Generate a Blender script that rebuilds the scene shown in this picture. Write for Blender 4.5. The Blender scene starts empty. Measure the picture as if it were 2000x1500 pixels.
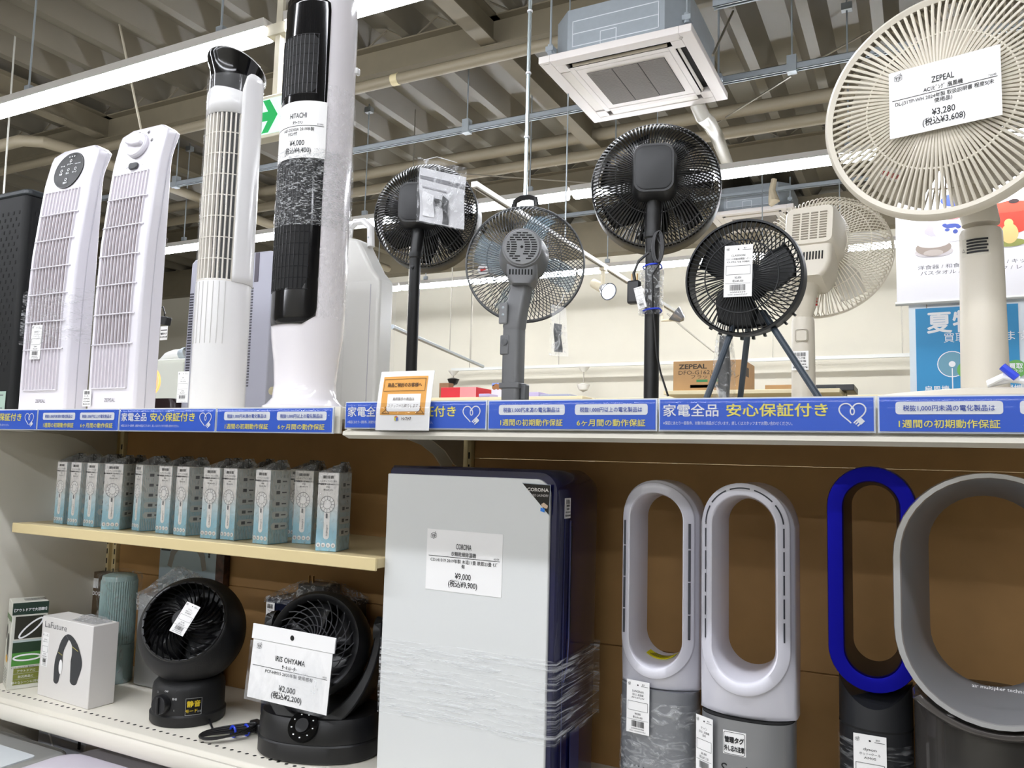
import bpy, bmesh, math, random
from mathutils import Matrix, Vector
R = math.radians; PI = math.pi; sin = math.sin; cos = math.cos
SC = bpy.context.scene; COL = SC.collection

# ---------------------------------------------------------------- camera, world, exposure
F = 1563.69; H = 1.5
YAW, PIT, ROL = 0.4743284, 0.09259369, -0.02602244
fwd = Vector((-sin(YAW)*cos(PIT), cos(YAW)*cos(PIT), sin(PIT)))
rgt = Vector((cos(YAW), sin(YAW), 0)); dwn = fwd.cross(rgt)
CR = cos(ROL)*rgt + sin(ROL)*dwn; CD = -sin(ROL)*rgt + cos(ROL)*dwn
cam = bpy.data.cameras.new('camera'); cam_o = bpy.data.objects.new('camera', cam); COL.objects.link(cam_o)
cam.sensor_fit = 'HORIZONTAL'; cam.sensor_width = 36; cam.lens = F/2000*36; cam.clip_start = .02; cam.clip_end = 200
rot = Matrix((CR, -CD, -fwd)).transposed().to_4x4()
cam_o.matrix_world = Matrix.Translation((0, 0, H)) @ rot
SC.camera = cam_o
w = bpy.data.worlds.new('world'); SC.world = w; w.use_nodes = True
w.node_tree.nodes['Background'].inputs[0].default_value = (1.0, .96, .9, 1)
w.node_tree.nodes['Background'].inputs[1].default_value = .18
SC.view_settings.view_transform = 'Standard'; SC.view_settings.look = 'None'
SC.view_settings.exposure = 0.0; SC.view_settings.gamma = 1; SC.view_settings.use_curve_mapping = False
TUBE_POWER = 53.0

def ray(px, py): return CR*(px-1000) + CD*(py-750) + fwd*F
def aY(px, py, Y): d = ray(px, py); return Vector((0, 0, H)) + d*(Y/d.y)
def aZ(px, py, Z): d = ray(px, py); return Vector((0, 0, H)) + d*((Z-H)/d.z)
def aX(px, py, X): d = ray(px, py); return Vector((0, 0, H)) + d*(X/d.x)

# ---------------------------------------------------------------- materials
def lin(c):
    c = c/255
    return c/12.92 if c <= .04045 else ((c+.055)/1.055)**2.4
def rgb(h): return (lin(int(h[0:2], 16)), lin(int(h[2:4], 16)), lin(int(h[4:6], 16)), 1)
MATS = {}
def mat(name, col, rough=.45, metal=0, noise=0, nscale=40, spec=.5, coat=0, bump=0, bscale=200, emit=0, alpha=1, trans=0):
    if name in MATS: return MATS[name]
    m = bpy.data.materials.new(name); m.use_nodes = True; nt = m.node_tree; b = nt.nodes['Principled BSDF']
    c = rgb(col)
    b.inputs['Base Color'].default_value = c; b.inputs['Roughness'].default_value = rough
    b.inputs['Metallic'].default_value = metal; b.inputs['Specular IOR Level'].default_value = spec
    b.inputs['Coat Weight'].default_value = coat; b.inputs['Coat Roughness'].default_value = .05
    b.inputs['Alpha'].default_value = alpha; b.inputs['Transmission Weight'].default_value = trans
    if emit:
        b.inputs['Emission Color'].default_value = c; b.inputs['Emission Strength'].default_value = emit
    if noise or bump:
        tc = nt.nodes.new('ShaderNodeTexCoord')
    if noise:
        n = nt.nodes.new('ShaderNodeTexNoise'); n.inputs['Scale'].default_value = nscale; n.inputs['Detail'].default_value = 5
        nt.links.new(tc.outputs['Object'], n.inputs['Vector'])
        r = nt.nodes.new('ShaderNodeValToRGB')
        r.color_ramp.elements[0].position = .3; r.color_ramp.elements[1].position = .7
        r.color_ramp.elements[0].color = tuple(x*(1-noise) for x in c[:3])+(1,)
        r.color_ramp.elements[1].color = tuple(min(1, x*(1+noise)) for x in c[:3])+(1,)
        nt.links.new(n.outputs['Fac'], r.inputs['Fac']); nt.links.new(r.outputs['Color'], b.inputs['Base Color'])
    if bump:
        n2 = nt.nodes.new('ShaderNodeTexNoise'); n2.inputs['Scale'].default_value = bscale
        nt.links.new(tc.outputs['Object'], n2.inputs['Vector'])
        bp = nt.nodes.new('ShaderNodeBump'); bp.inputs['Strength'].default_value = bump; bp.inputs['Distance'].default_value = .002
        nt.links.new(n2.outputs['Fac'], bp.inputs['Height']); nt.links.new(bp.outputs['Normal'], b.inputs['Normal'])
    MATS[name] = m
    return m
def film(name, lo=.05, hi=.5, scale=(40, 40, 14), tint='ffffff', rough=.12, dist=.35, bump=.012):
    """clear stretch film: mostly transparent with streaky glossy wrinkles"""
    if name in MATS: return MATS[name]
    m = bpy.data.materials.new(name); m.use_nodes = True; nt = m.node_tree; nt.nodes.clear()
    N = nt.nodes.new
    out = N('ShaderNodeOutputMaterial'); mx = N('ShaderNodeMixShader'); tr = N('ShaderNodeBsdfTransparent')
    gl = N('ShaderNodeBsdfPrincipled'); gl.inputs['Base Color'].default_value = rgb('eef0f2'); gl.inputs['Roughness'].default_value = rough
    gl.inputs['Specular IOR Level'].default_value = 1.0
    tr.inputs[0].default_value = rgb(tint)
    tc = N('ShaderNodeTexCoord'); mp = N('ShaderNodeMapping'); mp.inputs['Scale'].default_value = scale
    n = N('ShaderNodeTexNoise'); n.inputs['Scale'].default_value = 1; n.inputs['Detail'].default_value = 7; n.inputs['Distortion'].default_value = dist*6
    r = N('ShaderNodeMapRange'); r.inputs[1].default_value = .48; r.inputs[2].default_value = .72; r.inputs[3].default_value = lo; r.inputs[4].default_value = hi
    bp = N('ShaderNodeBump'); bp.inputs['Strength'].default_value = 1; bp.inputs['Distance'].default_value = bump
    L = nt.links.new
    L(tc.outputs['Object'], mp.inputs['Vector']); L(mp.outputs[0], n.inputs['Vector']); L(n.outputs['Fac'], r.inputs[0])
    L(n.outputs['Fac'], bp.inputs['Height']); L(bp.outputs[0], gl.inputs['Normal'])
    L(r.outputs[0], mx.inputs[0]); L(tr.outputs[0], mx.inputs[1]); L(gl.outputs[0], mx.inputs[2]); L(mx.outputs[0], out.inputs[0])
    MATS[name] = m
    return m
def clear(name, tint='ffffff', fac=.12, rough=.05, col='ffffff'):
    if name in MATS: return MATS[name]
    m = bpy.data.materials.new(name); m.use_nodes = True; nt = m.node_tree; nt.nodes.clear(); N = nt.nodes.new
    out = N('ShaderNodeOutputMaterial'); mx = N('ShaderNodeMixShader'); tr = N('ShaderNodeBsdfTransparent'); gl = N('ShaderNodeBsdfPrincipled')
    gl.inputs['Base Color'].default_value = rgb(col); gl.inputs['Roughness'].default_value = rough; tr.inputs[0].default_value = rgb(tint)
    mx.inputs[0].default_value = fac; L = nt.links.new
    L(tr.outputs[0], mx.inputs[1]); L(gl.outputs[0], mx.inputs[2]); L(mx.outputs[0], out.inputs[0])
    MATS[name] = m
    return m
def ramp_mat(name, stops, axis='Z', lo=0, hi=1, rough=.5):
    """printed colour blend along a local axis (print on packaging)"""
    if name in MATS: return MATS[name]
    m = bpy.data.materials.new(name); m.use_nodes = True; nt = m.node_tree; b = nt.nodes['Principled BSDF']; b.inputs['Roughness'].default_value = rough
    tc = nt.nodes.new('ShaderNodeTexCoord'); sp = nt.nodes.new('ShaderNodeSeparateXYZ'); mr = nt.nodes.new('ShaderNodeMapRange')
    mr.inputs[1].default_value = lo; mr.inputs[2].default_value = hi
    cr = nt.nodes.new('ShaderNodeValToRGB'); e = cr.color_ramp.elements
    while len(e) < len(stops): e.new(.5)
    for i, (p, c) in enumerate(stops): e[i].position = p; e[i].color = rgb(c)
    L = nt.links.new
    L(tc.outputs['Object'], sp.inputs[0]); L(sp.outputs[axis], mr.inputs[0]); L(mr.outputs[0], cr.inputs[0]); L(cr.outputs[0], b.inputs['Base Color'])
    MATS[name] = m
    return m

# ---------------------------------------------------------------- mesh helpers
I4 = Matrix.Identity(4)
def T(x, y, z): return Matrix.Translation((x, y, z))
def RX(a): return Matrix.Rotation(R(a), 4, 'X')
def RY(a): return Matrix.Rotation(R(a), 4, 'Y')
def RZ(a): return Matrix.Rotation(R(a), 4, 'Z')
class MB:
    def __init__(s): s.v = []; s.f = []
    def add(s, vs, fs, M=I4):
        o = len(s.v); s.v += [tuple(M @ Vector(p)) for p in vs]; s.f += [tuple(i+o for i in f) for f in fs]; return s
    def box(s, c, d, M=I4):
        x, y, z = c; a, b, e = d[0]/2, d[1]/2, d[2]/2
        vs = [(x+i*a, y+j*b, z+k*e) for k in (-1, 1) for j in (-1, 1) for i in (-1, 1)]
        return s.add(vs, [(0, 2, 3, 1), (4, 5, 7, 6), (0, 1, 5, 4), (2, 6, 7, 3), (0, 4, 6, 2), (1, 3, 7, 5)], M)
    def b2(s, p, q, M=I4):
        return s.box([(p[i]+q[i])/2 for i in range(3)], [abs(q[i]-p[i]) for i in range(3)], M)
    def loft(s, rings, closed=True, caps=True, M=I4, loop=False):
        n = len(rings[0]); vs = [p for r in rings for p in r]; fs = []
        m = len(rings)
        for i in range(m if loop else m-1):
            a = i*n; b = ((i+1) % m)*n
            for j in range(n if closed else n-1):
                k = (j+1) % n; fs.append((a+j, a+k, b+k, b+j))
        if caps and not loop: fs.append(tuple(range(n-1, -1, -1))); fs.append(tuple((m-1)*n+j for j in range(n)))
        return s.add(vs, fs, M)
    def tube(s, pts, r, n=8, M=I4, closed=False, caps=True):
        P = [Vector(p) for p in pts]; rings = []; m = len(P); up = None
        for i, p in enumerate(P):
            t = (P[(i+1) % m]-P[i-1]) if closed else (P[min(i+1, m-1)]-P[max(i-1, 0)])
            if t.length < 1e-9: t = Vector((0, 0, 1))
            t.normalize()
            if up is None:
                up = Vector((0, 0, 1)) if abs(t.z) < .9 else Vector((1, 0, 0))
            u = (up - t*up.dot(t)); u.normalize(); up = u; v = t.cross(u)
            rr = r[i] if isinstance(r, (list, tuple)) else r
            rings.append([tuple(p + u*cos(2*PI*k/n)*rr + v*sin(2*PI*k/n)*rr) for k in range(n)])
        return s.loft(rings, True, caps and not closed, M, loop=closed)
    def lathe(s, prof, n=32, M=I4, caps=True):
        return s.loft([[(r*cos(2*PI*k/n), r*sin(2*PI*k/n), z) for k in range(n)] for r, z in prof], True, caps, M)
    def prism(s, poly, a, b, ax='Y', M=I4):
        """2D polygon extruded along an axis: 'Y' poly=(x,z); 'X' poly=(y,z); 'Z' poly=(x,y)"""
        g = {'Y': lambda p, t: (p[0], t, p[1]), 'X': lambda p, t: (t, p[0], p[1]), 'Z': lambda p, t: (p[0], p[1], t)}[ax]
        return s.loft([[g(p, a) for p in poly], [g(p, b) for p in poly]], True, True, M)
    def grid(s, fn, nu, nv, M=I4):
        vs = [fn(i/nu, j/nv) for j in range(nv+1) for i in range(nu+1)]
        fs = [(j*(nu+1)+i, j*(nu+1)+i+1, (j+1)*(nu+1)+i+1, (j+1)*(nu+1)+i) for j in range(nv) for i in range(nu)]
        return s.add(vs, fs, M)
def rrect(x0, z0, x1, z1, r, n=5):
    out = []
    for cx, cz, a in ((x1-r, z1-r, 0), (x0+r, z1-r, 90), (x0+r, z0+r, 180), (x1-r, z0+r, 270)):
        for k in range(n+1):
            t = R(a+90*k/n); out.append((cx+r*cos(t), cz+r*sin(t)))
    return out
def ring2(cx, cz, r, n=32): return [(cx+r*cos(2*PI*k/n), cz+r*sin(2*PI*k/n)) for k in range(n)]
def oval(a, b, z, n=40, e=2.0, cx=0, cy=0):
    out = []
    for k in range(n):
        t = 2*PI*k/n; c, s_ = cos(t), sin(t)
        out.append((cx+a*math.copysign(abs(c)**(2/e), c), cy+b*math.copysign(abs(s_)**(2/e), s_), z))
    return out
def obj(name, mb, m, parent=None, sm=35, bev=0, seg=2, solid=0):
    me = bpy.data.meshes.new(name); me.from_pydata(mb.v, [], mb.f); me.update()
    bm = bmesh.new(); bm.from_mesh(me); bmesh.ops.recalc_face_normals(bm, faces=bm.faces); bm.to_mesh(me); bm.free()
    if sm:
        me.polygons.foreach_set('use_smooth', [True]*len(me.polygons)); me.set_sharp_from_angle(angle=R(sm))
    me.materials.append(m)
    o = bpy.data.objects.new(name, me); COL.objects.link(o)
    if parent: o.parent = parent
    if solid:
        md = o.modifiers.new('thick', 'SOLIDIFY'); md.thickness = solid; md.offset = 0
    if bev:
        md = o.modifiers.new('bevel', 'BEVEL'); md.width = bev; md.segments = seg; md.limit_method = 'ANGLE'; md.angle_limit = R(40)
        md.harden_normals = False
    return o
def tag(o, label=None, cat=None, group=None, kind=None):
    if label: o['label'] = label
    if cat: o['category'] = cat
    if group: o['group'] = group
    if kind: o['kind'] = kind
    return o
def thing(name, label, cat, loc=(0, 0, 0), rz=0, group=None):
    o = bpy.data.objects.new(name, None); COL.objects.link(o); o.empty_display_size = .05
    o.location = loc; o.rotation_euler = (0, 0, R(rz)); return tag(o, label, cat, group)
def struct(name, mb, m, sm=35, bev=0, label=None, cat=None):
    return tag(obj(name, mb, m, None, sm, bev), label, cat, kind='structure')
def copy_tree(o, parent=None):
    c = o.copy(); COL.objects.link(c)
    if parent: c.parent = parent
    for ch in list(o.children): copy_tree(ch, c)
    return c

# ---------------------------------------------------------------- print on cards, labels, boxes
GC = {}
def glyphs(body, bold=0):
    k = (body, bold)
    if k not in GC:
        c = bpy.data.curves.new('t', 'FONT'); c.body = body; c.resolution_u = 2; c.offset = bold
        o = bpy.data.objects.new('t', c); COL.objects.link(o)
        bpy.context.view_layer.update()
        me = bpy.data.meshes.new_from_object(o.evaluated_get(bpy.context.evaluated_depsgraph_get()))
        v = [(p.co.x, p.co.y) for p in me.vertices]; f = [tuple(p.vertices) for p in me.polygons]
        bpy.data.objects.remove(o); bpy.data.curves.remove(c); bpy.data.meshes.remove(me)
        x0 = min([p[0] for p in v] or [0]); x1 = max([p[0] for p in v] or [0])
        GC[k] = (v, f, x0, x1)
    return GC[k]
class Print:
    """flat print in the x/z plane, facing -y; every mark sits a hair in front of the one before"""
    def __init__(s): s.v = []; s.f = []; s.n = 0
    def add(s, pts, fs):
        o = len(s.v); s.n += 1; l = (s.n % 10)*.00003
        s.v += [(p[0], p[1], l) for p in pts]; s.f += [tuple(i+o for i in q) for q in fs]; return s
    def text(s, body, x, z, size, al='C', sx=1.0, bold=0, width=None, rot=0):
        cjk = any(ord(q) > 0x2e80 for q in body); v, f, x0, x1 = glyphs(body, 0 if cjk else bold)
        if width: sx = width/((x1-x0)*size)
        ox = {'C': -(x0+x1)/2, 'L': -x0, 'R': -x1}[al]; c, n = cos(R(rot)), sin(R(rot))
        b_ = bold*1.2 if cjk else 0
        for dx, dz in (((-b_, 0), (b_, 0), (0, b_), (0, -b_)) if b_ else ((0, 0),)):
            s.add([(x+(p[0]+ox+dx)*size*sx*c-(p[1]+dz)*size*n, z+(p[0]+ox+dx)*size*sx*n+(p[1]+dz)*size*c) for p in v], f)
        return s
    def poly(s, pts): return s.add(pts, [tuple(range(len(pts)))])
    def rect(s, x0, z0, x1, z1):
        k = max(1, min(60, int((x1-x0)/.004))) if x1-x0 < .25 else 1
        xs = [x0+(x1-x0)*i/k for i in range(k+1)]
        return s.add([(x, z0) for x in xs]+[(x, z1) for x in xs], [(i, i+1, k+2+i, k+1+i) for i in range(k)])
    def line(s, pts, w, closed=False):
        n = len(pts)
        for i in range(n if closed else n-1):
            a = Vector(pts[i][:2]); b = Vector(pts[(i+1) % n][:2]); d = b-a
            if d.length < 1e-9: continue
            k = max(1, min(20, int(d.length/.006))) if d.length < .2 else 1
            d.normalize(); q = Vector((-d.y, d.x))*w/2; e = d*w*.4; a = a-e; b = b+e
            ps = [a+(b-a)*t/k for t in range(k+1)]
            s.add([tuple(p-q) for p in ps]+[tuple(p+q) for p in ps], [(t, t+1, k+2+t, k+1+t) for t in range(k)])
        return s
    def ring(s, cx, cz, r, w, n=28, sx=1): return s.line([(cx+(p[0]-cx)*sx, p[1]) for p in ring2(cx, cz, r, n)], w, True)
    def disc(s, cx, cz, r, n=20, sx=1): return s.poly([(cx+(p[0]-cx)*sx, p[1]) for p in ring2(cx, cz, r, n)])
    def bars(s, x0, z0, x1, z1, seed=1, n=26):
        rn = random.Random(seed); x = x0; u = (x1-x0)/n/1.5
        while x < x1:
            wd = u*rn.choice((.5, .8, 1.3)); s.rect(x, z0, min(x+wd, x1), z1); x += wd+u*rn.choice((.5, .8, 1.2))
        return s
    def logo(s, x, z, h):
        """small cube drawn in outline with the letters T and F"""
        w = h*.5
        P = lambda a, b: (x+a*w, z+b*h)
        for q in ([P(-1, .68), P(0, .9), P(1, .76), P(0, .55)], [P(-1, .68), P(0, .55), P(0, -.1), P(-1, .05)], [P(1, .76), P(0, .55), P(0, -.1), P(1, .1)]):
            s.line(q, h*.05, True)
        s.line([P(.5, .82), P(.72, 1.08)], h*.06)
        s.text('T', x-w*.5, z+h*.1, h*.55, bold=.03); s.text('F', x+w*.5, z+h*.13, h*.55, bold=.03); return s
    def build(s, name, m, parent, M=I4, off=.0004, warp=None):
        mb = MB()
        vs = [(warp(p[0], p[1], off+p[2]) if warp else (p[0], -off-p[2], p[1])) for p in s.v]
        mb.add(vs, s.f, M); return obj(name, mb, m, parent, sm=0)
INK = mat('black_ink', '1c1c1e', .6); GREY_INK = mat('grey_ink', '6a6a6c', .6); WHITE_INK = mat('white_ink', 'f2f3f5', .5)
PAPER = mat('white_paper', 'f3f2f1', .6)
def card(name, w_, h_, m, parent, M=I4, warp=None, th=.0006, z0=None, bend=None):
    """a thin card, x in [-w/2, w/2], z in [0, h], lying in y=0..th"""
    mb = MB(); nx = 14 if (warp or bend) else 1; nz = 8 if bend else 1
    g = warp or (lambda x, z, o: (x, (bend(x, z) if bend else 0)-o, z))
    fr = lambda u, v: g((u-.5)*w_, v*h_, 0); bk = lambda u, v: g((u-.5)*w_, v*h_, -th)
    mb.grid(fr, nx, nz, M); mb.grid(bk, nx, nz, M)
    e = [(0, 0, 1, 0), (1, 0, 1, 1), (1, 1, 0, 1), (0, 1, 0, 0)]
    for u0, v0, u1, v1 in e:
        n = nx if v0 == v1 else nz
        mb.add([f(u0+(u1-u0)*i/n, v0+(v1-v0)*i/n) for f in (fr, bk) for i in range(n+1)], [(i, i+1, n+2+i, n+1+i) for i in range(n)], M)
    return obj(name, mb, m, parent, sm=30)
def price_tag(parent, M, w_=.034, h_=.062, head='', lines=(), price='', tax='', seed=1, warp=None, name='price_tag', mid=True):
    c = card(name, w_, h_, PAPER, parent, M, warp)
    p = Print(); W = w_; h = h_
    p.logo(-W*.38, h*.905, h*.055); p.disc(0, h*.92, h*.014); p.text('展示', W*.18, h*.93, h*.03, 'L'); p.rect(W*.14, h*.905, W*.45, h*.912)
    if head: p.text(head, 0, h*.78, h*.055, width=min(W*.5, len(head)*h*.035))
    for i, l in enumerate(lines): p.text(l, 0, h*(.715-.055*i), h*.045, width=min(W*.85, len(l)*h*.04))
    if mid: p.line([(-W*.43, h*.43), (W*.43, h*.43), (W*.43, h*.6), (-W*.43, h*.6)], h*.006, True)
    p.text(price, 0, h*.35, h*.058, sx=.8); p.text(tax, 0, h*.285, h*.055, sx=.8); p.rect(-W*.45, h*.255, W*.45, h*.26)
    p.bars(-W*.28, h*.12, W*.28, h*.235, seed)
    p.text('2000%d' % (4211+seed*37), 0, h*.075, h*.035, width=W*.55); p.text('%d-2000%d' % (500+seed, 7183+seed*11), 0, h*.03, h*.032, width=W*.7)
    q = p.build('printed_text', INK, c, M, warp=warp); return c
def sticker(parent, M, w_=.02, h_=.034, seed=1, warp=None, name='barcode_sticker', lines=('ファン', '展示品', '¥1,980', '税込¥2,178')):
    c = card(name, w_, h_, PAPER, parent, M, warp); p = Print()
    p.bars(-w_*.33, h_*.72, w_*.33, h_*.92, seed, 18)
    for i, l in enumerate(lines): p.text(l, 0, h_*(.58-.16*i), h_*.11, width=min(w_*.85, len(l)*h_*.1), bold=.01)
    p.build('printed_text', INK, c, M, warp=warp); return c
def price_card(parent, M, w_, h_, head, sub, code, desc, price, tax, warp=None, name='price_card', shift=0):
    c = card(name, w_, h_, PAPER, parent, M, warp); p = Print(); W = w_; h = h_; vw = lambda s: sum(1 if ord(q) > 0x2e80 and not 0xff61 <= ord(q) <= 0xff9f else .5 for q in s)
    p.logo(-W*.41, h*.855, h*.1)
    p.text(head, shift, h*.70, h*.125, width=len(head)*W*.034, bold=.012); p.text(sub, shift, h*.59, h*.078, width=vw(sub)*W*.047, bold=.008)
    p.rect(-W*.47, h*.557, W*.47, h*.566); p.text(code, W*.46, h*.58, h*.04, 'R')
    for i, l in enumerate(desc): p.text(l, shift if i == 0 else shift*.5, h*(.475-.075*i), h*.072, width=min(W*.88, vw(l)*W*.046), bold=.006)
    p.text(price, shift, h*.215, h*.135, width=len(price)*W*.035, bold=.012); p.text(tax, shift, h*.09, h*.125, width=W*.38, bold=.012)
    p.build('printed_text', INK, c, M, warp=warp); return c
# ================================================================ the room
M_WALL = mat('wall_paint', 'cfcaba', .8, noise=.02, nscale=3); M_STEEL = mat('beam_paint', '786f5b', .6, noise=.05, nscale=8)
M_DECK = mat('roof_deck', '706a5c', .33, noise=.04, nscale=4); M_FLOOR = mat('floor_vinyl', '9c9a94', .35)
M_GALV = mat('galvanised_steel', 'a6aeb4', .42, .35, noise=.03, nscale=30); M_CREAM = mat('cream_paint', 'e3d5ae', .45)
M_WHITE = mat('white_plastic', 'e9e8ec', .28); M_WHITE_METAL = mat('white_enamel', 'e9e6dd', .4)
M_PIPE = mat('pipe_lagging', '8d836e', .5); M_BLACK = mat('black_plastic', '161617', .38); M_TAN = mat('tan_board', 'a57e4c', .65, noise=.06, nscale=14)
struct('floor', MB().b2((-14, -8, -.05), (8, 12, 0)), M_FLOOR)
struct('wall_back', MB().b2((-14, 10.2, 0), (8, 10.3, 4.9)), M_WALL)
struct('wall_left', MB().b2((-14.1, -8, 0), (-14, 12, 4.9)), M_WALL)
struct('wall_right', MB().b2((8, -8, 0), (8.1, 12, 4.9)), M_WALL)
struct('wall_front', MB().b2((-14, -8.1, 0), (8, -8, 4.9)), M_WALL)
struct('trim_1', MB().b2((-14, 10.0, 4.3), (8, 10.2, 4.76)), M_STEEL, label='beige beam along the top of the far cream wall', cat='beam')
# folded-plate roof: trapezoid ribs running away from the shelf
p = .47; xs = []; x = -13.9
while x < 8:
    xs += [(x, 4.75), (x+.08, 4.75), (x+.18, 4.9), (x+.37, 4.9)]; x += p
mb = MB(); mb.loft([[(a, y, z) for a, z in xs] for y in (-8, 2, 12)], closed=False, caps=False)
struct('ceiling', mb, M_DECK, sm=20)
def ibeam(L, wd, h):
    return [(-wd/2, 0), (wd/2, 0), (wd/2, .012), (.006, .012), (.006, h-.012), (wd/2, h-.012), (wd/2, h), (-wd/2, h), (-wd/2, h-.012), (-.006, h-.012), (-.006, .012), (-wd/2, .012)]
def beam(name, label, y=None, x=None, z=4.5, h=.24, wd=.15, a=-13.9, b=8):
    pr = ibeam(0, wd, h); mb = MB()
    if y is not None: mb.loft([[(t, y+q[0], z+q[1]) for q in pr] for t in (a, b)])
    else: mb.loft([[(x+q[0], t, z+q[1]) for q in pr] for t in (a, b)])
    return tag(obj(name, mb, M_STEEL), label, 'beam', kind='structure')
beam('roof_beam', 'beige roof beam crossing behind the air conditioner nearest the camera', y=4.96)
beam('roof_beam', 'beige roof beam crossing above the far strip lights', y=8.08)
beam('roof_beam', 'beige roof beam above the shelf front, out of view', y=1.84)
for X, l in ((-2.78, 'beige joist running away behind the tall black-fronted tower fan'), (-7.1, 'beige joist running away above the two white slim heaters'), (1.6, 'beige joist running away over the big cream fan')):
    beam('roof_joist', l, x=X, z=4.52, h=.22, wd=.13, a=-8, b=11.4)
# zigzag frames closing the rib ends on the beams
for Y, l in ((4.96, 'zigzag rib supports on the nearer roof beam'), (8.08, 'zigzag rib supports on the far roof beam')):
    mb = MB(); x = -13.9+.04-p
    while x < 7:
        for q in ((x, x+p/2), (x+p, x+p/2)): mb.tube([(q[0], Y, 4.745), (q[1], Y, 4.89)], .008, 5)
        x += p
    tag(obj('rib_support', mb, M_STEEL), l, 'roof bracket', kind='structure')

# ---------------------------------------------------------------- strip lights
M_TUBE = mat('lit_diffuser', 'f5f8ff', .5, emit=TUBE_POWER); M_FIX = mat('fixture_white', 'c4c0b9', .45)
def strip(x0, x1, y, z, label, rods=True):
    t = thing('strip_light', label, 'strip light', ((x0+x1)/2, y, z), 0, 'ceiling strip lights'); h = (x1-x0)/2
    pr = [(-.042, .05), (-.04, .012), (-.026, 0), (.026, 0), (.04, .012), (.042, .05)]
    obj('diffuser', MB().loft([[(s*(h-.02), a, b) for a, b in pr] for s in (-1, 1)]), M_TUBE, t, sm=0)
    pr = [(-.048, .05), (.048, .05), (.055, .092), (-.055, .092)]
    obj('housing', MB().loft([[(s*h, a, b) for a, b in pr] for s in (-1, 1)]), M_FIX, t, sm=0)
    if rods:
        for s in (-.7, .7):
            mb = MB(); mb.tube([(s*h, 0, .094), (s*h, 0, 4.78-z)], .006, 6); mb.box((s*h, 0, .13), (.05, .03, .04)); mb.box((s*h, 0, 4.72-z), (.07, .05, .05))
            obj('hanger_rod', mb, M_GALV, t)
    return t
for x0, x1, l in ((-7.72, -5.34, 'lit strip light at the top left, running out of the left edge'), (-5.31, -2.93, 'lit strip light above the two white slim heaters'), (-2.8, -.42, 'lit strip light at the top behind the tall black-fronted tower fan')):
    strip(x0, x1, 2.9, 3.6, l)
for x0, x1, l in ((-7.3, -4.95, 'lit strip light in the second row, seen beside the white tower fan'), (-4.93, -2.5, 'lit strip light in the second row, left of the tall black back-facing fan'), (-2.48, -.05, 'lit strip light in the second row, right of the tall black back-facing fan'), (-.02, 2.4, 'lit strip light in the second row behind the big cream fan')):
    strip(x0, x1, 5.81, 3.6, l)
for x0, x1, l in ((-8.3, -5.9, 'lit strip light along the far wall, hidden behind the left tower fans'), (-5.88, -3.48, 'lit strip light along the far wall behind the black fan pole and grey fan'), (-3.46, -1.06, 'lit strip light along the far wall behind the spotlight'), (-1.04, 1.36, 'lit strip light along the far wall behind the cream back-facing fan')):
    strip(x0, x1, 8.3, 3.6, l)
for Y in (.0, -2.9, -5.8):
    for k in range(4):
        x0 = -7.6+2.42*k+(0 if Y else .0)
        strip(x0, x0+2.38, Y, 3.6, 'lit strip light of the rows behind the camera', False)

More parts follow.
